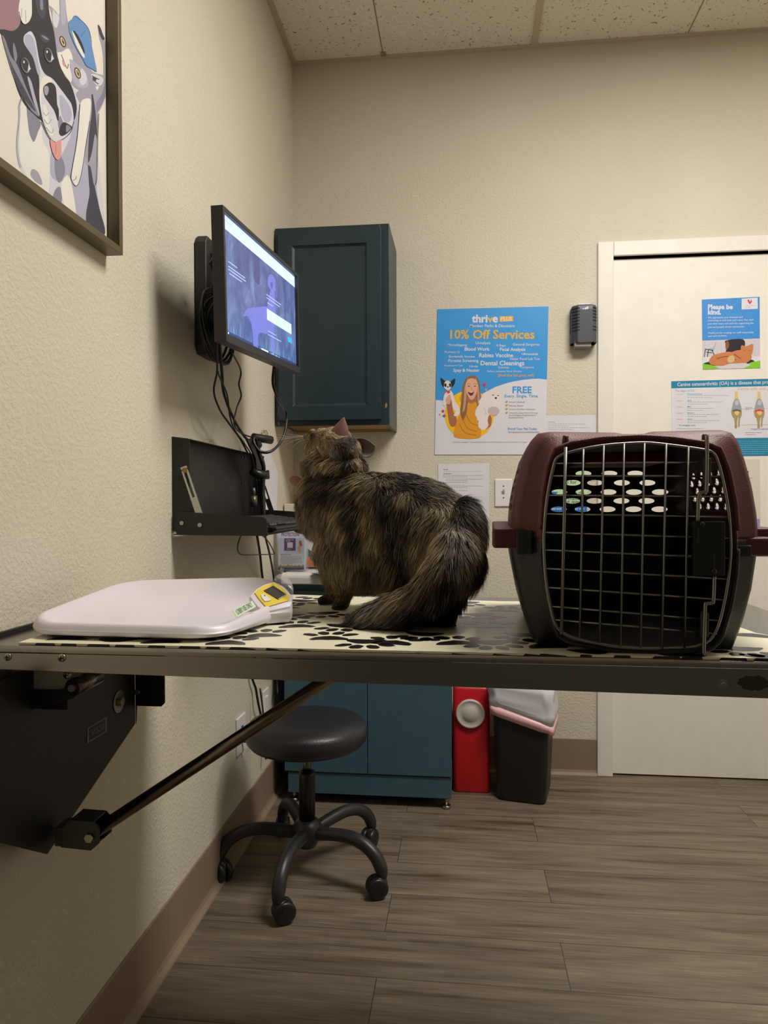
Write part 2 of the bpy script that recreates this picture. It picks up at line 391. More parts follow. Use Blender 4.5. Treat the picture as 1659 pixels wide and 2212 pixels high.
A = {k: pm('paint_'+k, v, .7) for k, v in dict(black=(34, 34, 40), dark=(62, 60, 72), mid=(130, 128, 146), lav=(172, 170, 190), light=(205, 204, 212), white=(226, 222, 214), blue=(96, 140, 190), dblue=(58, 84, 130), pink=(214, 150, 142), rose=(152, 112, 122), tan=(206, 178, 118), grey=(156, 154, 168)).items()}
def art(k, pts, sm=True): pr.poly(pts, A[k], sm)
art('light', [(45,208),(38,290),(36,330),(42,360),(52,390),(75,430),(120,470),(190,540),(222,560),(226,480),(212,330),(205,190),(150,160),(90,170)])
art('white', [(48,215),(42,290),(45,350),(70,400),(100,430),(108,370),(105,330),(92,300),(90,262),(70,235)])
art('mid', [(58,222),(62,280),(68,300),(74,306),(82,285),(88,268),(80,250)])
art('lav', [(112,325),(125,345),(150,300),(168,240),(205,250),(210,330),(208,390),(215,450),(226,500),(200,520),(165,480),(160,430),(150,395),(120,390),(108,370)])
art('mid', [(118,345),(130,335),(140,360),(138,380),(128,395),(120,380)])
art('mid', [(118,412),(130,404),(134,430),(126,450),(113,440)])
art('grey', [(70,365),(82,372),(90,390),(90,400),(76,392),(66,378)])
art('white', [(132,400),(145,378),(155,400),(163,450),(165,480),(145,460),(135,430)])
art('dark', [(190,350),(200,375),(206,410),(216,455),(227,503),(206,520),(188,490),(186,460),(193,420),(192,395)])
art('grey', [(165,200),(205,185),(212,245),(210,300),(207,380),(203,400),(195,360),(184,350),(188,280),(176,230)])
art('dark', [(197,190),(206,240),(210,300),(205,290),(198,330),(190,350),(192,290),(198,240)])
art('grey', [(212,55),(217,60),(224,80),(231,110),(233,150),(231,195),(222,225),(210,243),(207,215),(210,195),(221,178),(223,150),(221,110),(214,80)])
art('dark', [(211,54),(216,58),(221,72),(226,84),(221,86),(214,72)]); art('mid', [(229,150),(232,175),(228,205),(216,232),(209,242),(208,222),(219,205),(226,180)])
art('grey', [(112,35),(106,12),(118,22),(128,32),(128,0),(126,-25),(138,-20),(146,45),(165,95),(185,130),(200,155),(225,165),(220,188),(208,186),(197,205),(175,197),(155,182),(140,150),(125,115),(114,80)])
art('light', [(114,22),(120,28),(128,38),(122,60),(114,50)]); art('lav', [(131,-10),(138,-5),(142,30),(140,52),(132,45)])
art('white', [(124,116),(133,112),(148,105),(157,128),(150,140),(155,165),(152,178),(142,164),(131,146)])
art('lav', [(150,128),(168,140),(185,160),(190,185),(172,190),(158,175),(154,150)]); art('light', [(176,148),(186,162),(186,178),(176,184),(170,168)])
art('light', [(197,160),(222,168),(218,184),(206,182)]); pr.line([(198,164),(214,172)], 2, A['dark']); pr.line([(200,172),(212,182)], 2, A['dark']); art('dark', [(200,166),(208,169),(206,175),(200,172)])
pr.line([(132,118),(138,134),(145,148),(147,138)], 1.4, A['dark']); art('pink', [(134,129),(140,138),(140,145),(135,139)])
for (x, y) in ((135, 90), (167, 158)):
    pr.disc((x, y), 6, A['black'], 13, -.35); pr.disc((x, y), 4, A['tan'], 10.5, -.35); pr.disc((x+.5, y), 1.6, A['black'], 6.5, -.35); pr.disc((x, y-3), .8, A['white'])
art('white', [(173,222),(184,213),(196,218),(192,262),(183,320),(176,372),(170,395),(163,402),(154,390),(156,360),(163,320),(168,280),(170,250)])
pr.line([(172,225),(166,300),(156,360),(153,385),(164,402),(174,380),(184,320),(193,262)], 1.3, A['dark']); pr.line([(157,390),(163,386),(164,380)], 1.1, A['dark'])
art('blue', [(147,52),(151,44),(155,42),(160,34),(168,36),(178,47),(190,62),(197,85),(198,100),(204,130),(208,155),(196,148),(186,142),(176,124),(163,102),(150,72)])
pr.line([(150,72),(163,102),(176,124),(186,142),(196,148),(208,155)], 1.5, A['dblue']); pr.line([(160,34),(178,47),(190,62),(196,82)], 1.4, A['dblue']); pr.line([(174,78),(184,66)], 1, A['dblue'])
art('black', [(157,66),(166,74),(177,95),(182,112),(179,116),(170,105),(160,85)]); art('white', [(155,70),(159,72),(181,118),(178,123),(164,98)])
art('black', [(-30,40),(0,70),(8,95),(14,115),(24,150),(33,180),(42,205),(55,228),(72,245),(90,261),(98,262),(150,250),(158,262),(165,235),(160,205),(150,178),(140,165),(128,140),(122,115),(116,70),(106,30),(98,-20),(60,-30),(40,0)])
art('dark', [(84,-20),(95,-10),(98,25),(92,40),(82,30),(76,0)]); art('mid', [(86,-10),(91,0),(92,20),(86,18)])
art('mid', [(3,78),(10,85),(22,120),(36,140),(46,165),(60,200),(76,235),(84,252),(66,238),(44,200),(28,165),(14,120)]); art('dark', [(8,92),(20,130),(40,170),(60,208),(76,240),(62,228),(40,195),(24,150)])
art('mid', [(28,92),(33,105),(36,122),(32,135),(27,110)]); art('dark', [(86,75),(96,76),(106,85),(100,92),(90,88)]); art('mid', [(88,76),(98,80),(104,86),(96,84)])
art('lav', [(58,166),(66,175),(74,205),(82,235),(84,250),(74,228),(66,200)])
art('light', [(50,80),(56,72),(66,68),(75,84),(79,105),(86,140),(96,160),(112,170),(128,190),(143,210),(154,228),(158,260),(152,282),(138,298),(120,308),(106,296),(92,262),(84,215),(83,165),(72,128),(52,96)])
art('lav', [(52,80),(60,74),(70,82),(76,105),(80,130),(86,158),(80,160),(70,125),(54,98)]); art('white', [(96,165),(110,172),(106,182),(94,185),(88,210),(90,240),(85,220),(86,180)])
art('lav', [(128,205),(145,222),(154,245),(150,262),(138,262),(130,240)]); art('white', [(92,225),(102,240),(104,260),(114,290),(106,290),(95,262)])
pr.line([(92,243),(98,250),(104,243)], 1.2, A['mid']); pr.line([(94,258),(102,268),(110,258)], 1.2, A['mid']); pr.line([(98,275),(110,288),(114,278)], 1.2, A['mid'])
art('black', [(92,190),(98,182),(108,178),(118,186),(121,205),(122,225),(126,240),(124,262),(116,240),(104,222),(95,208)]); art('grey', [(94,188),(101,186),(104,194),(100,206),(95,202)])
art('mid', [(128,250),(134,262),(136,275),(128,280),(124,268)])
art('black', [(130,270),(138,264),(152,272),(154,277),(144,288),(132,294),(126,286)]); art('mid', [(142,270),(152,276),(142,286)])
pr.line([(88,262),(96,280),(106,298),(120,308),(130,303),(140,297),(152,284),(158,262)], 1.6, A['dark'])
art('pink', [(107,301),(118,308),(130,302),(131,330),(128,342),(122,345),(116,338),(110,322)]); pr.line([(119,310),(119,334)], 1.2, A['rose'])
for (x, y, rx, ry) in ((54, 141, 8.5, 17), (104, 119, 8, 16)):
    pr.disc((x, y), rx+2.5, A['black'], ry+3, -.25); pr.disc((x, y), rx, A['mid'], ry, -.25); pr.disc((x-1, y-1), rx-1.5, A['black'], ry-2, -.25); pr.disc((x-4, y-7), 1.6, A['white'], 3)
    pr.poly([(x+6, y-3), (x+11, y+8), (x+4, y+14)], A['light'])
art('rose', [(-30,-20),(40,-20),(42,5),(43,40),(38,58),(25,67),(8,64),(-20,55)])
art('white', [(40,5),(46,-10),(64,-15),(67,15),(66,36),(58,50),(50,52),(42,40),(38,25)]); pr.line([(39,25),(44,45),(52,53),(62,46),(68,32)], 1.3, A['black']); pr.line([(53,22),(54,48)], 1, A['mid']); pr.line([(45,18),(44,38)], 1, A['mid'])
pr.line([(46,210),(40,230),(41,250),(36,300),(36,325),(40,350),(44,362)], 1.2, A['mid']); pr.line([(212,245),(210,300),(208,380),(205,400)], 1.2, A['dark'])
m.build('canvas', CAN, pf, fix=False)

# ------------------------------------------------------------------ upper and lower cabinets
WOOD = pm('raw_pine', (158, 122, 82), .6, bump=.1, var=.15)
uc = thing('wall_cabinet', (.23, -.16, 1.425), 'dark teal upper cabinet with one recessed-panel door, hung in the corner', 'cabinet')
x0, x1, z0, z1, yf = .004, .447, 1.425, 2.187, -.305
m = MB(); m.box((x0, yf+.02, z0+.012), (x0+.015, -.002, z1)); m.box((x1-.015, yf+.02, z0), (x1, -.002, z1)); m.box((x0+.015, yf+.02, z1-.015), (x1-.015, -.002, z1)); m.box((x0+.015, -.012, z0+.03), (x1-.015, -.002, z1-.015))
m.build('cabinet_body', TEAL, uc, bevel=.001)
m = MB(); fr = .035
m.box((x0, yf, z0), (x0+fr, yf+.02, z1)); m.box((x1-fr, yf, z0), (x1, yf+.02, z1)); m.box((x0+fr, yf, z0), (x1-fr, yf+.02, z0+fr)); m.box((x0+fr, yf, z1-fr), (x1-fr, yf+.02, z1)); m.build('face_frame', TEAL, uc, bevel=.0012)
tag(MB().box((x0+.016, yf+.021, z0+.012), (x1-.016, -.013, z0+.024)).box((x0+.016, -.03, z0+.001), (x1-.016, -.012, z0+.012)).build('bottom_panel', WOOD, uc), 'bare pine underside')
dd = MB(); a0, a1, b0, b1 = .021, .418, z0+.020, z1-.022; st = .054; yd = yf-.0195
P0 = lambda x, z, y: (x, y, z)
def ringbox(mb, x0, x1, z0, z1, w_, ya, yb, mat=None):
    mb.box((x0, ya, z0), (x0+w_, yb, z1), mat); mb.box((x1-w_, ya, z0), (x1, yb, z1), mat); mb.box((x0+w_, ya, z0), (x1-w_, yb, z0+w_), mat); mb.box((x0+w_, ya, z1-w_), (x1-w_, yb, z1), mat)
dd = MB()
# mitred frame with a sloping inner edge and a sunken panel
o_ = [(a0, b0), (a1, b0), (a1, b1), (a0, b1)]; i1 = [(a0+st, b0+st), (a1-st, b0+st), (a1-st, b1-st), (a0+st, b1-st)]; i2 = [(a0+st+.008, b0+st+.008), (a1-st-.008, b0+st+.008), (a1-st-.008, b1-st-.008), (a0+st+.008, b1-st-.008)]
vs = [(x, yf-.001, z) for x, z in o_]+[(x, yd, z) for x, z in o_]+[(x, yd, z) for x, z in i1]+[(x, yd+.003, z) for x, z in i1]+[(x, yd+.010, z) for x, z in i2]
fs = [(0, 1, 2, 3)]
for k in range(4):
    for j in range(4): fs.append((k*4+j, k*4+(j+1) % 4, (k+1)*4+(j+1) % 4, (k+1)*4+j))
fs.append((16, 17, 18, 19)); dd.add(vs, fs)
dd.build('cabinet_door', TEAL, uc, bevel=.0008)
CHIP = pm('chipped_paint_wood', (172, 122, 58), .6)
for (px, py, a, b) in ((834, 876, 3.5, 7), (601, 885, 1.3, 14), (602, 915, 1.6, 5)):
    q = hit(px, py, 1, yf-.0006); n = 13
    MB().flat([q+Vector((a*.0018*math.cos(2*PI*i/n)*random.uniform(.4, 1.2), 0, b*.0018*math.sin(2*PI*i/n)*random.uniform(.5, 1.2))) for i in range(n)]).build('chipped_paint', CHIP, uc, fix=False)

bc = thing('base_cabinet', (.37, -.2, 0), 'blue-teal two-door floor cabinet behind the rolling stool', 'cabinet')
x0, x1, yf = .057, .682, -.400
MB().box((x0+.004, yf+.022, .118), (x1-.003, -.03, .822)).build('cabinet_body', TEAL2, bc, bevel=.001)
MB().box((x0+.012, yf+.006, .040), (x1-.001, -.05, .1175)).build('toe_kick', TEAL2, bc, bevel=.001)
for a, b in ((x0, .3700), (.3725, x1)): MB().box((a, yf, .122), (b, yf+.02, .80)).build('cabinet_door', TEAL2, bc, bevel=.0015)
for x, y in ((x0+.03, yf+.03), (x1-.02, yf+.02), (x0+.03, -.08), (x1-.02, -.08)): MB().cyl((x, y, 0.0003), (x, y, .012), .016, 20).cyl((x, y, .012), (x, y, .0395), .006, 12).build('leveling_foot', CHROME, bc)
CT = pm('white_counter', (220, 216, 214), .35)
m = MB(); prof = [(-.425, .826), (-.425, .850), (-.421, .860), (-.412, .866), (-.404, .868), (-.395, .866), (-.03, .864), (-.026, .872), (-.003, .872), (-.003, .826)]
m.prism([(.052, y, z) for y, z in prof], (.64, 0, 0)); tag(m.build('countertop', CT, bevel=.005, seg=3), 'white rounded-edge countertop on the blue-teal floor cabinet', 'countertop')

# things on the counter
AC = pm('clear_acrylic', (235, 240, 245), .06, trans=.95, alpha=.35)
LB = pm('leaflet_sky', (196, 208, 228), .45); PURP = pm('leaflet_purple', (104, 48, 118), .45); NAVY = pm('leaflet_navy', (66, 44, 118), .45); ORG = pm('leaflet_orange', (226, 118, 62), .45); TEALI = pm('leaflet_teal', (66, 118, 118), .45); PINKI = pm('leaflet_pink', (206, 130, 130), .45); GRNI = pm('leaflet_green', (120, 140, 60), .45); RSTI = pm('rust_ink', (190, 94, 56), .5); TANI = pm('tan_ink', (206, 176, 130), .5)
bh = thing('brochure_holder', (.09, -.33, .868), 'clear stand of purple and pale blue leaflets headed PROTECTION? on the countertop', 'brochure holder')
yb = -.345; bx0, bx1 = hit(600, 1190, 1, yb).x, hit(658, 1190, 1, yb).x; bz1 = 1.05
m = MB(); m.box((bx0+.002, yb, .873), (bx1-.002, yb+.03, bz1), LB)
pr = Print(m, 1, yb, -1, (1, 0, 0), ((bx0+.002, bx1-.002), None, (.873, bz1)))
pr.poly([(602, 1196), (656, 1196), (656, 1222), (602, 1222)], WPAPER); pr.poly([(598, 1225), (660, 1225), (660, 1242), (598, 1242)], NAVY); pr.poly([(600, 1222), (657, 1222), (657, 1226), (600, 1226)], GRNI)
for k in range(7): pr.disc((606+k*8, 1221+(k % 2)), 1.8, [PINKI, TANI, RSTI][k % 3])
pr.text('PROTECTION?', 608, 647, 1158, pm('protection_ink', (130, 50, 90), .5), 1.2, 1.8)
pr.poly([(614, 1163), (638.5, 1163), (638.5, 1189.5), (614, 1189.5)], PURP)
pr.greek(618, 635, 1166, 1169, 2, WPAPER, 1.2); pr.greek(619, 634, 1186.5, 1186.5, 1, WPAPER, 1.2); pr.poly([(620.5, 1171.5), (632.5, 1171.5), (632.5, 1183.5), (620.5, 1183.5)], WPAPER)
pr.poly([(646, 1170), (650, 1168), (653, 1178), (648, 1180)], RSTI, True); pr.poly([(643, 1182), (648, 1179), (651, 1190), (647, 1196), (644, 1190)], TANI, True)
pr.greek(606, 644, 1198, 1198, 1, NAVY, 1.2); pr.greek(606, 652, 1202, 1218, 8, INK, .7); pr.disc((607.5, 1228.5), 1.8, WPAPER); pr.greek(610, 617, 1229, 1229, 1, WPAPER, 1.6); pr.greek(606, 645, 1234, 1236, 2, INK, .7)
m.build('leaflet_stack', LB, bh, fix=False)
m = MB(); m.box((bx0-.001, yb-.006, .8685), (bx1+.004, yb-.004, 1.0)); m.box((bx0-.001, yb-.004, .8685), (bx1+.004, yb+.05, .8715)); m.box((bx1+.002, yb-.004, .8715), (bx1+.004, yb+.05, 1.0)); m.box((bx0-.001, yb+.034, .8715), (bx1+.002, yb+.036, 1.06)); m.build('holder', AC, bh)
b2 = thing('brochure_holder', (.17, -.25, .868), 'clear stand of white leaflets with an orange and teal picture, half behind the cat', 'brochure holder')
yb = -.235; m = MB(); q0 = hit(650, 1150, 1, yb).x; q1 = hit(697, 1150, 1, yb).x
m.box((q0, yb, .875), (q1, yb+.02, 1.03), WPAPER); pr = Print(m, 1, yb, -1, (1, 0, 0), ((q0, q1), None, (.876, 1.03)))
pr.poly([(661, 1183), (675, 1192), (682, 1204), (686, 1221), (661, 1221)], TEALI); pr.poly([(661, 1205), (668, 1202), (672, 1210), (684, 1216), (685, 1222), (661, 1222)], ORG, True); pr.poly([(661, 1183), (665, 1186), (662, 1200)], ORG); pr.greek(662, 678, 1154, 1163, 4, INK, .7)
m.build('leaflet_stack', WPAPER, b2, fix=False)
MB().box((q0-.004, yb-.01, .8685), (q1+.006, yb+.04, .873)).box((q0-.004, yb-.01, .873), (q1+.006, yb-.008, .90)).build('holder', AC, b2)
tag(MB().prism([hit(672, 1239, 2, .8672), hit(712, 1234, 2, .8672), hit(740, 1240, 2, .8672), hit(730, 1245, 2, .8672)], (0, 0, .0015)).build('blue_card', pm('blue_card', (92, 122, 160), .5)), 'flat blue card lying on the white countertop beside the leaflets', 'card')
m = MB(); m.box((.005, -.19, .8735), (.30, -.05, 1.125)); tag(m.build('paper_carton', pm('cream_carton', (214, 204, 186), .6), bevel=.004), 'cream carton on the countertop in the corner, behind the cat and tray', 'box')

# ------------------------------------------------------------------ wall things on the back wall
def sheet(name, pts, y, mat, th=.0006):
    m = MB(); m.prism([(hit(px, py, 1, y).x, y, hit(px, py, 1, y).z) for px, py in pts], (0, th, 0), mat); return m
BLUE = pm('poster_blue', (58, 152, 222), .38); YEL = pm('poster_yellow', (248, 192, 12), .38); GOLD = pm('poster_gold', (228, 172, 44), .4); MUST = pm('mustard_top', (222, 150, 34), .45); MUSTD = pm('mustard_fold', (178, 110, 24), .45)
SKIN = pm('print_skin', (222, 168, 138), .45); SKIND = pm('print_skin_deep', (168, 104, 78), .45); HAIR = pm('print_hair', (142, 96, 66), .45); HAIRL = pm('print_hair_light', (196, 152, 112), .45); PBLK = pm('print_black', (28, 26, 34), .45); PRED = pm('print_red', (222, 52, 58), .45); PUR = pm('print_violet', (98, 88, 178), .45); PMOUTH = pm('print_mouth', (110, 30, 34), .45); PDOG = pm('print_dog_white', (228, 218, 216), .5); PDOGS = pm('print_dog_grey', (196, 180, 178), .5)
y = -.003
m = sheet('poster', [(945, 668), (1185, 662), (1178, 982), (939, 982)], y, WPAPER)
pr = Print(m, 1, y, -1, (1, 0, 0))
pr.poly([(945, 668), (1185, 662), (1181.5, 820), (1165, 818), (1150, 818.5), (1130, 820.5), (1110, 824), (1090, 829), (1070, 836), (1052, 845), (1035, 855), (1000, 862), (975, 865), (958, 865.3), (941.3, 864)], BLUE)
pr.text('thri', 1019, 1053, 696, WPAPER, 2); pr.text('e', 1063.5, 1075.6, 696, WPAPER, 2); pr.text('v', 1053, 1064.5, 696, GOLD, 2)
pr.poly([(1079.3, 683.5), (1108.5, 682.5), (1108.5, 694), (1079.3, 695)], GOLD); pr.text('PLUS', 1082, 1106, 692.5, WPAPER, 1)
W = WPAPER
for tx, a, b, yy, mt, bo in [('Member Perks & Discounts', 1015, 1112, 706.5, W, .8), ('10% Off Services', 972.5, 1154.5, 731.5, GOLD, 2.2), ('Urinalysis', 1027, 1059.5, 743.5, W, .6), ('Microchipping', 967.5, 1008.5, 747.5, W, .6),
                       ('X-Rays', 1071, 1092, 748.5, W, .6), ('General Surgeries', 1108, 1165.5, 746.5, W, .6), ('Blood Work', 1003.5, 1057.5, 757.5, W, 2), ('Fecal Analysis', 1080, 1135, 758, W, 2), ('ProHeart 12', 961, 992.5, 762.5, W, .3),
                       ('Rabies Vaccine', 1035, 1108.5, 771.5, W, 2), ('Ultrasounds', 1127, 1162, 767, W, 1), ('Bordetella Vaccine', 970, 1025.5, 772.5, W, .4), ('Senior Panel Lab Test', 1101.5, 1166.5, 777.5, W, .6), ('Parasite Screening', 968.5, 1033.5, 782, W, 1.4),
                       ('Dental Cleanings', 1038, 1132.5, 789, W, 2), ('Heartworm Test', 960, 999.5, 791.5, W, .3), ('Librela', 1014, 1032.5, 793.5, W, .3), ('Solensia', 1076, 1099.5, 796, W, .3), ('Cytopoint', 1124.5, 1153, 795.5, W, .3),
                       ('Spay & Neuter', 979, 1036, 803, W, 2), ('Feline Leukemia Virus Vaccine', 1053, 1126.5, 804, W, .4), ('(And the list goes on!)', 1075.5, 1153.5, 813.5, GOLD, 1.2),
                       ('FREE', 1107, 1148.5, 849, BLUE, 2.5), ('Every. Single. Time.', 1090, 1163, 858.5, BLUE, 1), ('Annual Checkups', 1099, 1134, 870, INK, 0), ('Sickness Exams', 1099, 1130, 878, INK, 0), ('Chronic Condition Rechecks', 1099, 1155.5, 885.5, INK, 0),
                       ("I-Have-No-Clue-What's-Wrong-", 1099, 1162, 893.5, INK, 0), ("And-I-Need-a-Veterinarian's-", 1099, 1158, 898.5, INK, 0), ('Expertise Exams', 1099, 1130.5, 903.5, INK, 0), ('Enroll Your Pet Today', 1097.5, 1160, 928.5, BLUE, 1.2),
                       ('thrivepetcare.com/membership', 1097.5, 1165, 935, INK, .2), ('*Clinic fees may apply. **12-month commitment required. Membership fees vary by location. Terms apply.', 977.5, 1139, 956, INK, 0)]:
    pr.text(tx, a, b, yy, mt, bo*.55)
for yy in (868, 875.5, 883.5, 891.5): pr.disc((1094, yy), 2.3, GOLD); pr.line([(1092.5, yy-.3), (1094, yy+1.2), (1097, yy-2.4)], .8, TEALI)
pr.disc((1014, 896), 53, YEL, 52.5, n=40)
pr.poly([(998,852),(992,862),(1000,880),(988,905),(980,935),(985,945),(1014,948),(1038,944),(1038,925),(1034,905),(1044,880),(1046,862),(1036,856),(1016,862)], MUST, True)
for a in ([(1000,905),(1010,925),(1030,932)], [(992,915),(1005,935),(1028,940)], [(1005,890),(1016,912),(1032,920)]): pr.line(a, 1.6, MUSTD)
pr.poly([(964,858),(975,852),(982,866),(978,885),(986,902),(985,918),(976,922),(970,912),(966,885)], SKIND, True)
pr.poly([(1050,905),(1058,897),(1062,904),(1060,920),(1048,928),(1040,925)], SKIND, True)
pr.poly([(1019,811),(1006,818),(999,838),(996,870),(994,890),(1000,908),(1008,890),(1012,868),(1028,868),(1032,890),(1036,908),(1042,880),(1038,850),(1036,828),(1030,815)], HAIR, True)
pr.poly([(1012,816),(1004,835),(1002,865),(999,890),(1005,880),(1008,850),(1010,828)], HAIRL, True); pr.poly([(1026,815),(1033,832),(1036,860),(1038,885),(1032,870),(1031,840)], HAIRL, True)
pr.poly([(1010,858),(1027,858),(1028,866),(1018,872),(1010,866)], SKIND, True)
pr.poly([(1019,817),(1009,822),(1006,834),(1008,848),(1013,859),(1019,864),(1025,859),(1030,848),(1032,834),(1029,822)], SKIN, True)
pr.poly([(1011,847),(1018,847),(1024,846),(1021,853),(1017,855),(1013,852)], PMOUTH, True); pr.poly([(1012,847),(1018,848.5),(1023.5,846.5),(1018,846.3)], W)
pr.disc((1012.5, 834.5), 2.6, PBLK, .9); pr.disc((1026, 834), 2.6, PBLK, .9); pr.line([(1009,830.5),(1012,829),(1016,830.5)], .8, HAIR); pr.line([(1023,830),(1026,828.5),(1030,830)], .8, HAIR); pr.line([(1019,836),(1018,842),(1021,842.5)], .7, SKIND)
# small black-and-white dog
pr.poly([(961,850),(968,843),(976,846),(980,856),(984,868),(992,880),(993,892),(986,899),(980,897),(984,888),(978,882),(974,862),(962,876),(957,874),(958,860)], PDOG, True)
pr.poly([(952,817),(961,823),(967,829),(962,836),(955,832)], PBLK, True); pr.poly([(983,818),(982,829),(975,837),(971,830),(975,823)], PBLK, True)
pr.poly([(960,827),(967,822),(974,828),(974,838),(968,843),(960,838)], PDOG, True); pr.poly([(960,829),(964,829),(964,836),(960,834)], PBLK, True); pr.poly([(970,829),(974,829),(974,835),(971,836)], PBLK, True); pr.disc((967.5, 836), 1.8, PBLK, 1.6)
pr.line([(958,851),(965,846),(971,844)], 1.6, PRED); pr.poly([(965,846),(971,843),(973,848),(967,851)], PRED); pr.poly([(963,862),(971,852),(974,860),(972,872),(965,872)], SKIN, True)
# fluffy white dog
def fluff(cx, cy, rx, ry, mt, n=34, amp=.10): pr.poly([(cx+rx*math.cos(2*PI*i/n)*(1+random.uniform(-amp, amp)), cy+ry*math.sin(2*PI*i/n)*(1+random.uniform(-amp, amp))) for i in range(n)], mt)
fluff(1042, 893, 15, 20, PDOG); fluff(1044, 915, 11, 14, PDOG); fluff(1052, 872, 17, 24, PDOG); fluff(1068, 866, 16, 26, PDOG); fluff(1066, 888, 12, 10, PDOGS); fluff(1069, 862, 12, 18, PDOG)
pr.disc((1065, 853.5), 2.2, PBLK, 1.1); pr.disc((1076, 854.5), 2, PBLK, 1.1); pr.disc((1071, 860), 2.4, PBLK, 2.2); pr.line([(1046,880),(1050,896)], 1, PDOGS); pr.line([(1056,880),(1054,892)], 1, PDOGS)
pr.poly([(1046.5,825.5),(1051,830.5),(1047,835),(1042.5,830.5)], PRED); pr.poly([(1049.5,839.5),(1052,842),(1049.5,845),(1047,842.5)], GOLD); pr.disc((957, 888), 2.9, PRED); pr.disc((950.5, 895), 1.8, GOLD)
pr.poly([(959.5,893.5),(961,897),(964.5,898),(961,899.5),(959.5,902.5),(958,899.5),(955,898),(958,897)], PUR)
o = m.build('poster', WPAPER, fix=False); tag(o, 'large blue and white poster headed thrive PLUS, 10% Off Services, on the back wall', 'poster')

y = -.0025
m = sheet('p', [(946, 1002), (1057, 1000), (1056.5, 1142), (948, 1142)], y, WPAPER); pr = Print(m, 1, y, -1, (1, 0, 0))
pr.greek(958, 974, 1014.5, 1014.5, 1, DINK, 1.3); pr.greek(958, 987, 1023.5, 1023.5, 1, DINK, 1.2); pr.line([(958, 1019), (1043, 1018)], .4, INK); pr.line([(958, 1073), (1043, 1073)], .4, INK)
for yy, n in ((1027, 2), (1035, 2), (1042, 1), (1050, 2), (1060, 1), (1081, 2), (1092, 2), (1103, 1)): pr.greek(958+(yy == 1035)*6, 1043, yy, yy+3.2*(n-1), n, INK, .9)
tag(m.build('notice', WPAPER, fix=False), 'white typed page taped below the big poster, partly behind the cat\'s back', 'notice', 'typed pages on the back wall')
m = sheet('p', [(1179, 898), (1287, 896.5), (1287, 1038), (1180, 1040)], y+.0012, WPAPER, .0004); pr = Print(m, 1, y+.0012, -1, (1, 0, 0))
pr.greek(1184, 1210, 912, 912, 1, TEALI, 1); pr.greek(1184, 1264, 916, 920, 2, INK, .8); pr.greek(1184, 1274, 924, 928, 2, INK, .8); pr.greek(1184, 1274, 934, 1000, 12, INK, .8)
tag(m.build('notice', WPAPER, fix=False), 'white typed page on the wall between the big poster and the door frame', 'notice', 'typed pages on the back wall')
# green and blue leaflet seen through the carrier's vents
LG = pm('pale_green_paper', (196, 224, 180), .5); BL2 = pm('bright_blue_paper', (44, 116, 196), .5); DG = pm('dark_green_ink', (70, 100, 76), .5)
m = sheet('p', [(1180, 1010), (1268, 1010), (1268, 1130), (1180, 1130)], y, LG); pr = Print(m, 1, y, -1, (1, 0, 0), ((hit(1180, 1050, 1, y).x, hit(1268, 1050, 1, y).x), None, (1.03, 1.29)))
pr.poly([(1180, 1093), (1268, 1091), (1268, 1130), (1180, 1130)], BL2); pr.poly([(1190, 1062), (1206, 1063), (1200, 1069), (1190, 1068)], BL2)
pr.text('p for', 1223, 1246, 1045, DG, 1); pr.text('in the', 1240, 1262, 1068, DG, 1); pr.text('be made', 1214, 1252, 1080, DG, 1); pr.text('visit special', 1214, 1262, 1087, DG, 1); pr.text('what-out cooking to win', 1184, 1262, 1101, WPAPER, 1)
tag(m.build('leaflet', LG, fix=False), 'pale green and blue leaflet seen through the vents of the pet carrier', 'leaflet')

ls = thing('light_switch', (.892, 0, 1.11), 'white toggle light switch on the back wall left of the pet carrier', 'light switch')
MB().box((.857, -.007, 1.111), (.928, -.0005, 1.225)).build('wall_plate', WPLAST, ls, bevel=.003)
MB().prism([(.888, -.007, 1.160), (.888, -.007, 1.178), (.888, -.019, 1.184), (.888, -.017, 1.176)], (.009, 0, 0)).build('toggle', pm('toggle_ivory', (214, 200, 182), .35), ls, bevel=.0012)
for z in (1.148, 1.196): MB().cyl((.8925, -.0071, z), (.8925, -.0085, z), .0028, 12).build('screw', CHROME, ls)
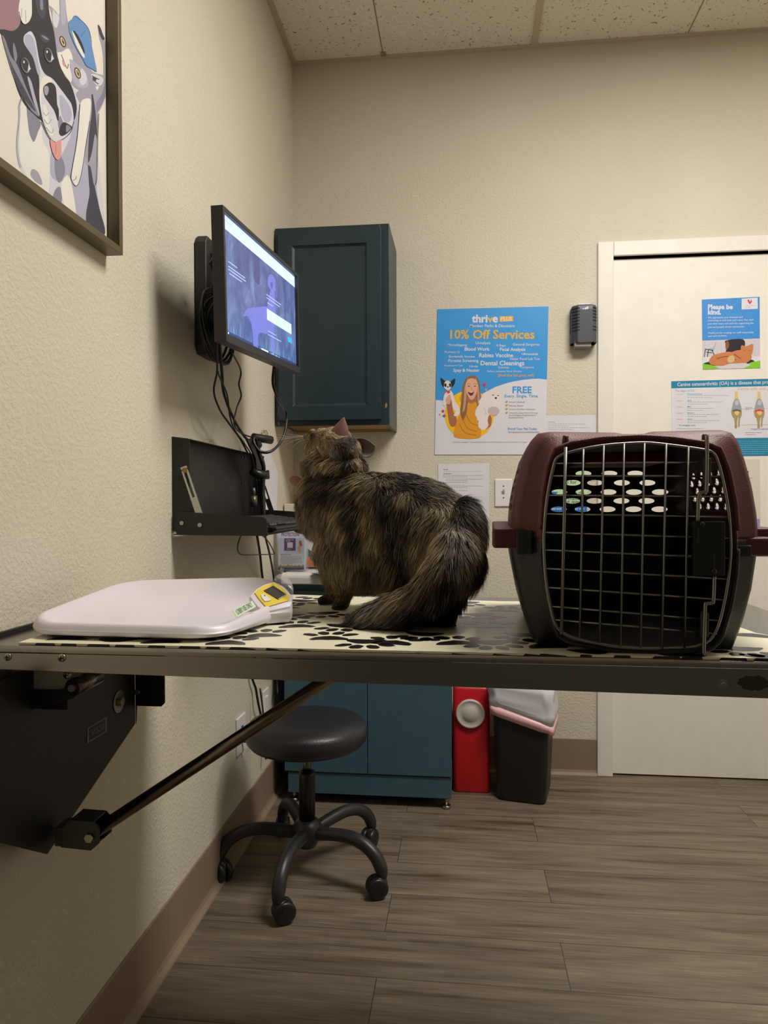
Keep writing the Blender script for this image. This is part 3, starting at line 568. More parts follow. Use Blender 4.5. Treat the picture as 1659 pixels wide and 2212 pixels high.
# air freshener
af = thing('air_freshener', (1.21, 0, 1.755), 'small dark grey slatted air freshener dispenser beside the door frame', 'air freshener')
GRY = pm('slate_plastic', (66, 70, 80), .45)
m = MB(); ax0, ax1, az0, az1 = 1.162, 1.262, 1.772, 1.925
def afsec(z, ins=0, cut=0): return [(ax0+ins, -.0005, z), (ax0+ins, -.035, z), (ax0+.022+ins, -.062+ins, z), (ax1-.015-ins, -.062+ins, z), (ax1-ins, -.045, z), (ax1-ins, -.0005, z)]
m.loft([afsec(az0), afsec(az0+.035), afsec(az1-.02), afsec(az1-.006, .002), afsec(az1, .007)], cap0=False, smooth=False); m.loft([afsec(az0+.0001, .004), afsec(az0+.03, .004)], cap0=False, smooth=False)
m.build('housing', GRY, af, bevel=.002)
m = MB(); m2_ = MB(); SL = pm('slot_dark', (18, 18, 22), .7)
for k in range(8):
    z = az0+.045+k*.0125
    m.prism([(ax0-.0006, -.030, z+.002), (ax0-.0006, -.030, z+.0075), (ax0-.0006, -.012, z+.0005), (ax0-.0006, -.012, z-.005)], (.0008, 0, 0)); m.prism([(ax0+.003, -.0385, z+.002), (ax0+.0215, -.0625, z+.002), (ax0+.0215, -.0625, z+.007), (ax0+.003, -.0385, z+.007)], (-.0004, -.0004, 0)); m.box((ax0+.0215, -.0628, z+.002), (ax0+.030, -.0615, z+.007))
    if k not in (2,): m2_.box((ax1-.019, -.0628, z+.002), (ax1-.0145, -.0615, z+.007)); m2_.prism([(ax1-.0145, -.0628, z+.002), (ax1-.001, -.0475, z+.002), (ax1-.001, -.0475, z+.007), (ax1-.0145, -.0628, z+.007)], (.0003, .0003, 0))
m.build('vent_slots', SL, af); m2_.build('vent_slots', SL, af)
MB().box((ax0+.012, -.052, az0-.016), (ax1-.022, -.006, az0+.02)).box((ax0+.02, -.056, az0-.004), (ax1-.03, -.05, az0+.006)).build('cartridge', pm('smoked_clear_plastic', (150, 150, 146), .25), af, bevel=.003)
MB().box((ax0+.026, -.05, az1), (ax1-.026, -.012, az1+.005)).build('top_button', WPLAST, af, bevel=.001)
m = MB(); pr = Print(m, 1, -.0622, -1, (1, 0, 0)); pr.v = -.0622; pr.text('oo', 1258, 1263, 668, WPLAST, 3); pr.disc((1265.5, 666), 2.2, WPLAST, 2.4); pr.disc((1269.5, 665.5), 1.8, WPLAST, 2.2); pr.poly([(1267, 663), (1271, 661), (1269, 668)], WPLAST)
tag(m.build('emblem', WPLAST, af, fix=False), 'white brand mark')

# sheets on the door
yd = .0112
m = sheet('p', [(1516, 647), (1641, 641), (1642.5, 795), (1518, 798)], yd, WPAPER); pr = Print(m, 1, yd, -1, (1, 0, 0))
KB = pm('kind_blue', (60, 140, 214), .45); LIME = pm('lime_ink', (128, 196, 40), .5); ORC = pm('ginger_ink', (198, 122, 72), .5); ORD = pm('ginger_dark_ink', (140, 74, 40), .5); LILAC = pm('photo_wall_ink', (206, 198, 204), .5)
pr.poly([(1516, 647), (1641, 641), (1641.5, 731), (1517, 736)], KB); pr.poly([(1517, 736), (1641.5, 731), (1642.5, 795), (1518, 798)], LILAC)
pr.poly([(1602, 645), (1636.5, 643), (1637, 667), (1602, 668.5)], WPAPER); pr.poly([(1614, 648), (1618, 647), (1620, 652), (1623, 648), (1624, 652), (1621, 657), (1618, 656)], PRED); pr.line([(1622, 647), (1624, 651)], 1.4, KB); pr.greek(1610, 1631, 660, 664, 2, INK, .7)
pr.text('Please be', 1529, 1583, 667.5, WPAPER, 2.2); pr.text('kind.', 1529, 1557.5, 679, WPAPER, 2.2)
for tx, a, b, yy in (('We appreciate your business and', 1529, 1604, 688), ("entrusting us with your pet's care. Our staff", 1529, 1627.5, 694), ('puts their heart and soul into supporting the', 1529, 1628, 701), ('pets and people of our community.', 1529, 1608, 708.5), ('Thank you for treating our staff respectfully', 1529.5, 1628, 721), ('and with kindness.', 1529.5, 1571, 728)): pr.text(tx, a, b, yy, WPAPER, .2, 1, yy-1.5)
for xx in range(1522, 1640, 9): pr.line([(xx, 737), (xx, 768)], .6, pm('photo_slat', (188, 180, 188), .5))
pr.poly([(1518, 772), (1560, 768), (1642, 770), (1642, 782), (1518, 790)], WPAPER)
pr.poly([(1532, 752), (1541, 752), (1545, 740), (1547, 741), (1543, 755), (1532, 757)], pm('chair_blue', (150, 176, 200), .5)); 
for a in ([(1523,754),(1541,757)], [(1524,755),(1521,771)], [(1530,756),(1528,771)], [(1538,757),(1544,769)], [(1526,761),(1538,762)]): pr.line(a, 1.5, PBLK)
pr.poly([(1567,736),(1605,733),(1608,752),(1600,764),(1580,766),(1568,760),(1572,748)], PBLK, True); pr.poly([(1572,736),(1575,746),(1569,756),(1567,742)], ORD, True)
pr.poly([(1520,785),(1536,780),(1560,770),(1620,776),(1628,784),(1600,788),(1560,790),(1530,789)], PBLK, True)
pr.poly([(1532,778),(1540,768),(1560,762),(1578,760),(1590,768),(1600,782),(1580,788),(1550,790),(1534,786)], ORC, True); pr.poly([(1575,764),(1598,756),(1615,762),(1624,772),(1612,784),(1590,786),(1578,778)], ORC, True)
pr.poly([(1602,746),(1612,748),(1626,743),(1626,758),(1622,768),(1610,772),(1602,766),(1600,755)], ORC, True); pr.line([(1605,757),(1611,759)], 1, ORD); pr.line([(1616,758),(1622,756)], 1, ORD); pr.line([(1548,775),(1570,770),(1590,778)], 2, ORD); pr.line([(1585,765),(1600,775)], 2, ORD); pr.poly([(1572,772),(1584,768),(1586,780),(1574,784)], TANI, True)
pr.poly([(1518, 786), (1535, 788), (1552, 794), (1560, 796.5), (1518, 798)], LIME); pr.poly([(1605, 790), (1625, 782), (1642, 779), (1642.5, 795), (1600, 796)], LIME); pr.poly([(1548, 795), (1575, 786), (1610, 784), (1622, 788), (1605, 796), (1560, 797)], pm('photo_band', (206, 200, 206), .5))
tag(m.build('notice', WPAPER, fix=False), 'blue notice reading Please be kind. over a photo of a ginger cat, on the door', 'notice')

DBLU = pm('chart_teal', (26, 128, 164), .45); PKL = pm('chart_salmon', (226, 150, 130), .5); BONE = pm('bone_ink', (222, 194, 124), .5); BONED = pm('bone_shade_ink', (168, 146, 100), .5); GRYI = pm('cartilage_ink', (150, 158, 166), .5); LBI = pm('chart_blue_text', (110, 150, 200), .5)
yd = .0108
def X(px, py): return (px, py)
m = sheet('p', [(1450, 823.5), (1700, 817), (1700, 983), (1452, 989)], yd, WPAPER); pr = Print(m, 1, yd, -1, (1, 0, 0))
pr.poly([(1450, 823.5), (1700, 817), (1700, 833), (1450, 839)], DBLU); pr.text('Canine osteoarthritis (OA) is a disease that progresses', 1463, 1712-20, 834.3, WPAPER, .6, 1.15, 828)
pr.text('The stages of OA', 1458, 1500, 846, LBI, .2, 1.2); pr.text('Canine stifle with progression', 1593, 1700, 842.5, PKL, .2, 1)
for k, (h_, yy) in enumerate((('Pre-osteoarthritis', 852.5), ('Early', 866.5), ('Mild', 880), ('Moderate', 893.2), ('Severe', 906.5))):
    pr.text('STAGE %d:' % k, 1461, 1476, yy+.6, PKL, .5); pr.text(h_, 1485, 1485+len(h_)*1.75, yy, DBLU, .6); x1_ = [1574, 1559, 1540, 1553, 1555][k]; pr.greek(1485, x1_, yy+2.2, yy+6.4, 2, INK, .7)
pr.text('The damaging results', 1466, 1502, 920, DBLU, .6); pr.greek(1461, 1560, 926, 926, 1, INK, .6)
for cx in (1592, 1641):
    pr.poly([(cx-4.5, 847), (cx+1, 846), (cx+3, 860), (cx+6, 872), (cx-9, 874), (cx-5, 860)], BONE, True)
    pr.poly([(cx-9,872),(cx-4,862),(cx+2,862),(cx+7,873),(cx+10,884),(cx+9,896),(cx+2,900),(cx-9,899),(cx-12,890)], GRYI, True); pr.disc((cx-.5, 870), 4.5, pm('cartilage_light', (186, 192, 198), .5), 6)
    pr.poly([(cx-11,886),(cx+9,886),(cx+9,900),(cx+5,903),(cx-2,898),(cx-7,903),(cx-11,897)], BONED, True); pr.poly([(cx-9,887),(cx-1,884),(cx+8,887),(cx+6,890),(cx-7,890)], pm('joint_dark', (96, 92, 90), .5) if cx == 1592 else PRED, True); pr.poly([(cx-6,889),(cx+5,889),(cx+1,898),(cx-3,896)], BONE, True)
    pr.poly([(cx-7,898),(cx+2,898),(cx,912),(cx,924),(cx-5,924),(cx-5,912)], BONED, True); pr.poly([(cx+4,898),(cx+8,896),(cx+6,910),(cx+5.5,921),(cx+2.5,921),(cx+3,908)], BONED, True)
pr.greek(1610, 1624, 880, 885, 3, LBI, .7); pr.line([(1601, 883), (1680, 882)], .4, PKL); pr.line([(1600, 918), (1700, 916)], .4, PKL); pr.text('Images progression of disease', 1622, 1690, 928, LBI, 0)
pr.greek(1610, 1645, 934.5, 938.5, 2, INK, .6)
pr.poly([(1450, 948), (1700, 945), (1700, 983), (1452, 987)], DBLU); pr.greek(1590, 1690, 953, 980, 7, pm('chart_pale', (140, 190, 210), .5), .8)
pr.k = 2
tag(m.build('wall_chart', WPAPER, fix=False), 'wide chart headed Canine osteoarthritis (OA) with knee bones, on the door', 'chart')
m = sheet('p', [(1560, 992), (1641, 992), (1644, 1160), (1560, 1160)], yd, pm('cream_page', (216, 208, 192), .5)); pr = Print(m, 1, yd, -1, (1, 0, 0), (None, None, (.99, 1.30)))
pr.greek(1500, 1556, 1010, 1100, 14, INK, .8); pr.line([(1616, 1017), (1616, 1028)], 1.6, DINK); pr.line([(1619, 1033), (1625, 1033)], .8, DINK); pr.line([(1570, 1030), (1570, 1035)], .8, DINK)
pr.greek(1566, 1610, 1040, 1120, 10, INK, .8); pr.poly([(1632, 1121), (1641, 1121), (1641.5, 1148), (1632, 1148)], pm('periwinkle_tab', (140, 146, 206), .5))
tag(m.build('notice', WPAPER, fix=False), 'cream page with a periwinkle tab on the door, right behind the pet carrier', 'notice')

# things low on the left wall
for (ya, yb_, za, zb, lab) in ((-.80, -.715, .315, .435, 'white jack plate with a blue port low on the left wall, behind the steel rod'), (-.50, -.43, .33, .445, 'white outlet plate on the left wall near the floor cabinet, just above the stool')):
    o = thing('wall_outlet', (0, (ya+yb_)/2, za), lab, 'outlet')
    MB().box((.0005, ya, za), (.007, yb_, zb)).build('wall_plate', WPLAST, o, bevel=.002)
    if ya < -.7:
        MB().box((.007, -.765, .385), (.0095, -.748, .402)).build('data_port', pm('blue_port', (30, 70, 170), .4), o); MB().box((.007, -.765, .345), (.0095, -.748, .362)).build('data_port', WPLAST, o)
    else:
        MB().box((.007, -.485, .35), (.011, -.45, .42)).build('socket', WPLAST, o)
pl = MB(); pl.box((.0096, -.762, .348), (.028, -.751, .359)); pl.tube(crom([(.028, -.757, .353), (.05, -.74, .352), (.06, -.72, .365), (.058, -.68, .40), (.04, -.66, .5)], 6), .003, 8); tag(pl.build('patch_cable', BLACKC), 'short black patch cable plugged into the jack plate, going up behind the stool', 'cable')

# ------------------------------------------------------------------ monitor on its wall mount
mm = thing('monitor_wall_mount', (0, -1.06, 1.53), 'black articulated monitor wall mount behind the monitor', 'monitor mount')
m = MB(); 
pts = [(0, -1.135, 1.555), (0, -1.12, 1.533), (0, -1.03, 1.533), (0, -1.015, 1.555), (0, -1.015, 1.835), (0, -1.03, 1.857), (0, -1.12, 1.857), (0, -1.135, 1.835)]
m.prism([Vector(p)+Vector((.0008, 0, 0)) for p in pts], (.034, 0, 0)); m.build('wall_plate', BLACKM, mm, bevel=.006, seg=3)
for z in (1.80, 1.72, 1.62): MB().prism([(.035, -1.10, z-.018), (.075, -1.085, z-.012), (.075, -1.085, z+.012), (.035, -1.10, z+.018)], (0, .05, 0)).build('knuckle', BLACKM, mm, bevel=.003)
MB().tube([(.07, -1.06, 1.60), (.07, -1.06, 1.815)], .013, 14).build('pivot_post', BLACKM, mm)
MB().prism([(.075, -1.075, 1.665), (.16, -1.10, 1.665), (.16, -1.10, 1.70), (.075, -1.075, 1.70)], (0, .03, 0)).prism([(.08, -1.065, 1.73), (.16, -1.09, 1.73), (.16, -1.09, 1.76), (.08, -1.065, 1.76)], (0, .025, 0)).build('swing_arm', BLACKM, mm, bevel=.003)
MB().box((.150, -1.15, 1.61), (.158, -1.03, 1.75)).build('monitor_plate', BLACKM, mm, bevel=.002)
mo = thing('monitor', (.19, -1.1, 1.50), 'flat computer monitor showing a dog in grass, swung out from the left wall', 'monitor')
LBc, RBc, LTc = Vector((.178, -1.394, 1.503)), Vector((.212, -.783, 1.537)), Vector((.178, -1.390, 1.813))
ux = (RBc-LBc); W_ = ux.length; ux.normalize(); uz = (LTc-LBc); H_ = uz.length; uz = (uz-ux*uz.dot(ux)).normalized(); un = ux.cross(uz).normalized()
if un.x < 0: un = -un
BEZ = pm('monitor_bezel', (44, 43, 42), .42)
m = MB(); e = .011; eb = .020
m.frame_box(LBc, ux, uz, un, (0, 0, -.030), (e, H_, 0)); m.frame_box(LBc, ux, uz, un, (W_-e, 0, -.030), (W_, H_, 0)); m.frame_box(LBc, ux, uz, un, (e, H_-e, -.030), (W_-e, H_, 0)); m.frame_box(LBc, ux, uz, un, (e, 0, -.030), (W_-e, eb, 0)); m.frame_box(LBc, ux, uz, un, (e, eb, -.030), (W_-e, H_-e, -.010))
m.build('bezel', BEZ, mo, bevel=.0015)
MB().frame_box(LBc, ux, uz, un, (.15, .05, -.046), (W_-.15, H_-.06, -.0302)).build('rear_housing', BLACKP, mo, bevel=.004)
# screen: emissive picture
def screen_mat(name, stops, scale, em, stretch=(1, 1, 1)):
    mt = bpy.data.materials.new(name); mt.use_nodes = True; nt = mt.node_tree; N = nt.nodes; L = nt.links; b = N['Principled BSDF']
    b.inputs['Base Color'].default_value = (.01, .01, .012, 1); b.inputs['Roughness'].default_value = .25
    tc = N.new('ShaderNodeTexCoord'); mp = N.new('ShaderNodeMapping'); mp.inputs['Scale'].default_value = stretch; L.new(tc.outputs['Object'], mp.inputs[0])
    n = N.new('ShaderNodeTexNoise'); n.inputs['Scale'].default_value = scale; n.inputs['Detail'].default_value = 6; n.inputs['Roughness'].default_value = .65; n.inputs['Distortion'].default_value = .4; L.new(mp.outputs[0], n.inputs['Vector'])
    r = ramp(N, [(p, lin(c_)) for p, c_ in stops]); L.new(n.outputs['Fac'], r.inputs[0]); L.new(r.outputs[0], b.inputs['Emission Color']); b.inputs['Emission Strength'].default_value = em
    return mt
EMS = 1.0
SG = screen_mat('screen_grass', [(.3, (46, 56, 104)), (.45, (60, 74, 120)), (.55, (74, 90, 132)), (.72, (100, 118, 160))], 11, EMS, (1, 1.3, .9))
def em(name, c): return screen_mat(name, [(.3, c), (.7, tuple(min(255, int(x*1.06)) for x in c))], 20, EMS)
S_WH = em('screen_white', (176, 190, 236)); S_LAV = em('screen_dog', (92, 98, 170)); S_LD = em('screen_dog_dark', (70, 74, 134)); S_TXT = em('screen_text', (150, 160, 210)); S_DK = em('screen_bar', (34, 44, 84)); S_CY = em('screen_button', (40, 150, 200)); S_GR = em('screen_sprout', (96, 140, 170)); S_DEEP = em('screen_tree', (54, 58, 106))
m = MB(); O = LBc+ux*e+uz*eb; sw = W_-2*e; sh = H_-e-eb
Q = lambda u, v, k: O+ux*(u*sw)+uz*(v*sh)+un*(-.0098+.00015*k)
def scr(poly, mat, k, sm=False):
    if sm: poly = [(p.x, p.y) for p in crom([(a, b, 0) for a, b in poly], 4, True)]
    m.flat([Q(min(max(a, 0), 1), min(max(b, 0), 1), k) for a, b in poly], mat)
rect = lambda a, b, c_, d_: [(a, b), (c_, b), (c_, d_), (a, d_)]
scr(rect(0, 0, 1, 1), SG, 0); scr(rect(0, .885, 1, 1), S_WH, 2); scr(rect(0, 0, 1, .035), S_DK, 1)
for k in range(5): scr(rect(.02+k*.035, .93, .035+k*.035, .936), S_TXT, 3)
scr(rect(.90, .93, .99, .935), S_TXT, 3); scr(rect(.03, .955, .12, .962), S_TXT, 3)
scr([(.36, .66), (.40, .62), (.44, .64), (.45, .80), (.42, .95), (.38, .9), (.37, .75)], S_DEEP, 1, True)
scr([(.22, .235), (.25, .30), (.30, .345), (.40, .40), (.50, .45), (.55, .47), (.60, .49), (.64, .47), (.645, .36), (.63, .27), (.635, .15), (.63, .02), (.60, .0), (.585, .12), (.575, .22), (.52, .19), (.43, .17), (.40, .12), (.395, .0), (.34, .0), (.33, .12), (.315, .21), (.27, .26)], S_LAV, 2, True)
scr([(.545, .46), (.575, .60), (.60, .66), (.65, .66), (.655, .55), (.65, .44)], S_LAV, 3, True)
scr([(.55, .685), (.565, .77), (.60, .815), (.65, .81), (.685, .77), (.70, .70), (.695, .64), (.675, .63), (.665, .68), (.63, .64), (.59, .66), (.57, .67)], S_LAV, 4, True); scr([(.665, .78), (.69, .74), (.698, .66), (.68, .64), (.672, .70)], S_LD, 5, True); scr([(.595, .73), (.625, .74), (.62, .68), (.60, .68)], S_LD, 5, True)
for a, b, w1 in ((.06, .625, .10), (.06, .585, .19), (.06, .56, .20), (.07, .53, .14), (.53, .575, .22), (.53, .545, .20), (.54, .50, .08)): scr(rect(a, b, a+w1, b+.009), S_TXT, 5)
scr(rect(.53, .335, .92, .445), S_WH, 6); scr(rect(.86, .235, .92, .29), S_CY, 6); 
for a, b, w1 in ((.54, .225, .12), (.54, .19, .20)): scr(rect(a, b, a+w1, b+.008), S_TXT, 5)
scr(rect(.03, .005, .05, .03), S_WH, 3); scr(rect(.42, .006, .43, .03), S_CY, 3); scr(rect(.44, .008, .54, .03), S_WH, 3)
for k in range(8): scr(rect(.56+k*.02, .01, .57+k*.02, .026), [S_CY, S_TXT, S_WH][k % 3], 3)
for k in range(46):
    u = random.uniform(.02, .98); l = random.uniform(.05, .16); d_ = random.uniform(-.03, .03); scr([(u, .04), (u+.003, .04), (u+d_, .04+l)], S_GR, 2)
m.build('screen', SG, mo, fix=False)

# ------------------------------------------------------------------ fold-down keyboard tray on the left wall
kt = thing('keyboard_wall_tray', (0, -.95, 1.05), 'black metal fold-down keyboard shelf bolted to the left wall', 'keyboard tray')
ya, yb_ = -1.29, -.61
m = MB(); m.box((.001, ya+.003, 1.058), (.004, yb_, 1.294)); m.prism([(.004, ya+.003, 1.292), (.046, ya+.003, 1.288), (.046, ya+.003, 1.2865), (.004, ya+.003, 1.2905)], (0, yb_-ya-.003, 0))
m.build('back_panel', BLACKM, kt)
m = MB(); m.prism([(.001, ya, 1.058), (.001, ya, 1.294), (.042, ya, 1.289), (.046, ya, 1.283), (.046, ya, 1.135), (.058, ya, 1.125), (.058, ya, 1.09), (.03, ya, 1.058)], (0, .003, 0)); m.build('side_flange', BLACKM, kt)
MB().prism([(.001, yb_, 1.058), (.001, yb_, 1.294), (.042, yb_, 1.289), (.046, yb_, 1.13), (.046, yb_, 1.058)], (0, .003, 0)).build('side_flange', BLACKM, kt)
m = MB(); m.box((.005, ya-.004, 1.048), (.245, yb_, 1.0505)); m.prism([(.245, ya-.004, 1.048), (.262, ya-.004, 1.056), (.262, ya-.004, 1.058), (.245, ya-.004, 1.0505)], (0, yb_-ya+.004, 0)); m.build('shelf', BLACKM, kt)
for yy in (ya-.007, yb_+.004):
    m = MB(); m.prism([(.008, yy, 1.068), (.015, yy, 1.048), (.246, yy, 1.046), (.246, yy, 1.080), (.243, yy, 1.088), (.236, yy, 1.0925), (.012, yy, 1.107), (.008, yy, 1.104)], (0, .003, 0)); m.build('side_lip', BLACKM, kt)
STRUT = pm('zinc_strut', (188, 192, 182), .35, .8)
for yy in (ya-.0008, yb_-.008):
    a = Vector((.033, yy, 1.213)); b = Vector((.076, yy, 1.085)); d_ = (b-a).normalized(); s_ = Vector((0, 1, 0)).cross(d_)*.0085
    m = MB()
    def seg(p, q, w0, w1): m.prism([p+s_*w0, q+s_*w0, q+s_*w1, p+s_*w1], (0, -.002, 0))
    A_ = a; B_ = a+d_*.075
    seg(A_, B_, -1, -.42); seg(A_, B_, .42, 1); seg(B_, b, -1, 1); seg(A_-d_*.006, A_+d_*.003, -1, 1)
    m.build('support_strut', STRUT if yy < -1 else BLACKM, kt); 
    MB().cyl(A_+Vector((0, -.0036, 0))+d_*.004, A_+Vector((0, 0, 0))+d_*.004, .0062, 16).build('strut_bolt', pm('brass_bolt', (150, 116, 66), .35, .9), kt)
for (px, py) in ((393, 1130), (432, 1134)):
    q = hit(px, py, 1, ya-.008); MB().cyl(q, q+Vector((0, -.003, 0)), .0052, 16).build('screw', CHROME, kt)
for z_ in (1.28-.012, 1.185, 1.12+.015):
    for dx in (.018, .024): MB().box((dx, ya-.0006, z_), (dx+.0013, ya+.0005, z_+.012)).build('slot', SL, kt)
for (px, py) in ((523, 988), (529, 989), (524, 1043), (529, 1043)):
    q = hit(px, py, 0, .005); MB().cyl(q, q+Vector((.0015, 0, 0)), .004, 10).build('wall_screw', CHROME, kt)
kb = thing('keyboard', (.165, -.95, 1.051), 'black computer keyboard on the fold-down wall shelf', 'keyboard')
KEY = pm('keycap_black', (40, 40, 44), .42)
m = MB(); m.prism([(.085, -1.19, 1.051), (.24, -1.19, 1.051), (.24, -1.19, 1.064), (.10, -1.19, 1.082), (.085, -1.19, 1.082)], (0, .47, 0)); m.build('keyboard_body', BLACKP, kb, bevel=.003)
for r in range(6):
    x_ = .098+r*.0205+(r > 0)*.004; zt = 1.0825-(x_-.10)*.128; m = MB()
    n = 19
    for k in range(n):
        y_ = -1.178+k*.0236
        if r in (5,) and k in (3, 4, 5, 6): continue
        m.add([(x_, y_, zt), (x_+.018, y_, zt-.002), (x_+.018, y_+.020, zt-.002), (x_, y_+.020, zt), (x_+.002, y_+.002, zt+.008), (x_+.015, y_+.002, zt+.006), (x_+.015, y_+.018, zt+.006), (x_+.002, y_+.018, zt+.008)], [(0, 3, 2, 1), (4, 5, 6, 7), (0, 1, 5, 4), (1, 2, 6, 5), (2, 3, 7, 6), (3, 0, 4, 7)])
    if r == 5: m.box((x_, -1.107, zt-.001), (x_+.017, -1.015, zt+.006))
    m.build('key_row', KEY, kb, bevel=.001, seg=1)
ms = thing('computer_mouse', (.20, -.66, 1.051), 'black computer mouse at the far end of the fold-down shelf', 'mouse')
MB().ell((.20, -.665, 1.052), (.052, .03, .030), 14).build('mouse_body', BLACKP, ms)
# webcam-like bar and scanner hanging over the tray
sp = thing('scanner_stand', (.03, -.66, 1.06), 'black bar device on a stem clamped at the far end of the keyboard shelf', 'scanner stand')
pA, pB = Vector((.055, -.80, 1.337)), Vector((.125, -.66, 1.326))
pA = hit(545, 944, 0, .05); pB = hit(588, 951, 0, .10)
m = MB(); m.tube([pA, pA.lerp(pB, .03), pA.lerp(pB, .97), pB], [.010, .0135, .0135, .010], 8); m.build('bar', BLACKM, sp)
ctr = pA.lerp(pB, .35)
m = MB(); m.tube(crom([ctr, (ctr.x-.005, ctr.y, 1.30), (.06, -.68, 1.25), (.055, -.67, 1.18), (.06, -.68, 1.10), (.06, -.68, 1.052)], 5), .0085, 12); m.ell((ctr.x-.003, ctr.y, ctr.z-.022), (.012, .012, .012), 8); m.build('stem', BLACKP, sp)
hs = hit(560, 1025, 0, .075); m = MB(); m.tube([hs+Vector((-.02, -.02, .01)), hs, hs+Vector((.02, .02, -.002)), hs+Vector((.022, .024, .014))], [.012, .016, .014, .004], 12); m.build('cradle', BLACKP, sp)
m = MB(); q = hit(548, 1095, 0, .075); m.cyl(q, q+Vector((0, 0, .035)), .011, 16); m.cyl(q+Vector((0, 0, .035)), q+Vector((0, 0, .06)), .006, 12); m.build('cable_coupler', pm('grey_coupler', (92, 88, 80), .35, .6), sp)
MB().prism([hit(530, 950, 0, .06), hit(541, 946, 0, .06), hit(562, 1010, 0, .06), hit(560, 1030, 0, .06), hit(553, 1030, 0, .06), hit(549, 990, 0, .06)], (.006, 0, 0)).build('bracket', BLACKM, sp, bevel=.001)

# clear hook and hanging white sheet
pp = thing('hanging_paper', (0, -.42, 1.09), 'white sheet hanging on a clear hook on the left wall behind the keyboard shelf', 'paper')
PXY = [(566, 957), (577, 957), (582, 975), (600, 1021), (597, 1106), (556, 1106), (556, 990)]
m = MB(); m.prism([Vector((.002, hit(a, b, 0, .002).y, hit(a, b, 0, .002).z)) for a, b in PXY], (.001, 0, 0)); m.build('sheet', WPAPER, pp)
m = MB(); m.tube([hit(x_, y_, 0, .006) for x_, y_ in ((566, 942), (566, 934), (569, 930), (575, 930), (578, 935), (578, 942))], .0025, 8); m.build('hook', pm('clear_hook', (222, 214, 160), .1, trans=.7), pp)

# ------------------------------------------------------------------ cables
def cable(pts, r, lab, name='cable'):
    P_ = [hit(a, b, 0, x_) for a, b, x_ in pts]; m = MB(); m.tube(crom(P_, 7), r, 8); tag(m.build(name, BLACKC), lab, 'cable', 'black cables hanging on the left wall')
cable([(468, 735, .10), (469, 800, .09), (462, 845, .07), (475, 885, .07), (495, 915, .06), (520, 950, .05), (538, 985, .05)], .0028, 'thin black cable bowing left below the monitor mount')
cable([(474, 735, .11), (479, 800, .09), (484, 850, .08), (505, 905, .07), (530, 945, .06), (548, 960, .05)], .0042, 'thickest black cable running from the monitor mount to the keyboard shelf')
cable([(470, 740, .12), (470, 800, .10), (490, 850, .09), (497, 900, .08), (508, 930, .07), (528, 958, .06), (545, 990, .06), (556, 1060, .06)], .0022, 'thin black cable hanging between the two others below the monitor mount')
cable([(500, 760, .12), (520, 800, .10), (516, 830, .09), (521, 855, .09), (512, 880, .08), (506, 915, .08), (520, 935, .07), (545, 945, .06)], .0024, 'thin wavy black cable hanging right of the other cables under the monitor')
cable([(592, 792, .16), (590, 830, .15), (603, 865, .15), (618, 890, .15), (617, 925, .15), (606, 955, .14), (585, 975, .12), (562, 975, .09), (548, 955, .07), (552, 945, .07), (560, 980, .07)], .0046, 'thick black cable looping down from the right end of the monitor')
m = MB()
for k in range(4):
    r_ = .07+k*.006; m.tube([hit(452, 690, 0, .06)+Vector((.02+.012*math.sin(a+k), r_*1.2*math.cos(a)+.01, r_*1.1*math.sin(a)-.03+.004*k)) for a in [2*PI*i/22 for i in range(22)]], .0038, 8, closed=True)
m.tube([hit(x_, y_, 0, .09) for x_, y_ in ((455, 570), (462, 555), (470, 565), (466, 600), (458, 620), (464, 640))], .004, 8)
tag(m.build('cable_coil', BLACKC), 'coil of black cable bundled behind the left edge of the monitor', 'cable')
cable([(555, 1155, .08), (562, 1200, .05), (567, 1248, .02), (580, 1330, .012), (545, 1440, .012), (553, 1490, .015), (558, 1520, .02), (570, 1580, .012), (575, 1640, .024)], .0042, 'thick black cable dropping from the keyboard shelf toward the floor behind the table')
cable([(572, 1155, .10), (583, 1200, .06), (591, 1248, .03), (600, 1330, .012), (598, 1440, .015), (600, 1500, .03)], .0036, 'black cable dropping steeply right of the other below the keyboard shelf')
cable([(521, 1156, .10), (514, 1175, .09), (514, 1190, .08), (524, 1198, .08), (560, 1198, .08), (590, 1197, .09), (591, 1192, .09), (580, 1170, .10), (565, 1156, .11)], .0017, 'thin black cable looping below the keyboard shelf')

# ------------------------------------------------------------------ exam table
et = thing('exam_table', (.6, -1.75, .87), 'stainless steel fold-down exam table bracketed to the left wall', 'table')
TY0, TY1, TX0, TX1, TZ = -2.036, -1.43, .012, 1.30, .92
m = MB(); 
prof = [(TY0+.004, TZ-.0045), (TY0+.0012, TZ-.0015), (TY0+.004, TZ), (TY1-.004, TZ), (TY1, TZ-.004), (TY1, TZ-.012), (TY0+.006, TZ-.012)]
prof = [(TY0+.0005, TZ-.0042), (TY0+.0045, TZ), (TY1-.004, TZ), (TY1, TZ-.004), (TY1, TZ-.010), (TY0+.0005, TZ-.010)]
m.prism([(TX0, a, b) for a, b in prof], (TX1-TX0, 0, 0)); m.build('table_top', STEEL, et, bevel=.0015, seg=3)
def apron(x0_, x1_, yy0, yy1, z0a, z0b): # bottom z at x0 and x1
    m = MB(); m.add([(x0_, yy0, z0a), (x1_, yy0, z0b), (x1_, yy1, z0b), (x0_, yy1, z0a), (x0_, yy0, TZ-.0102), (x1_, yy0, TZ-.0102), (x1_, yy1, TZ-.0102), (x0_, yy1, TZ-.0102)], [(0, 3, 2, 1), (4, 5, 6, 7), (0, 1, 5, 4), (1, 2, 6, 5), (2, 3, 7, 6), (3, 0, 4, 7)]); return m
apron(TX0, TX1, TY0, TY0+.003, .8855, .870).build('front_apron', STEEL, et, bevel=.0008)
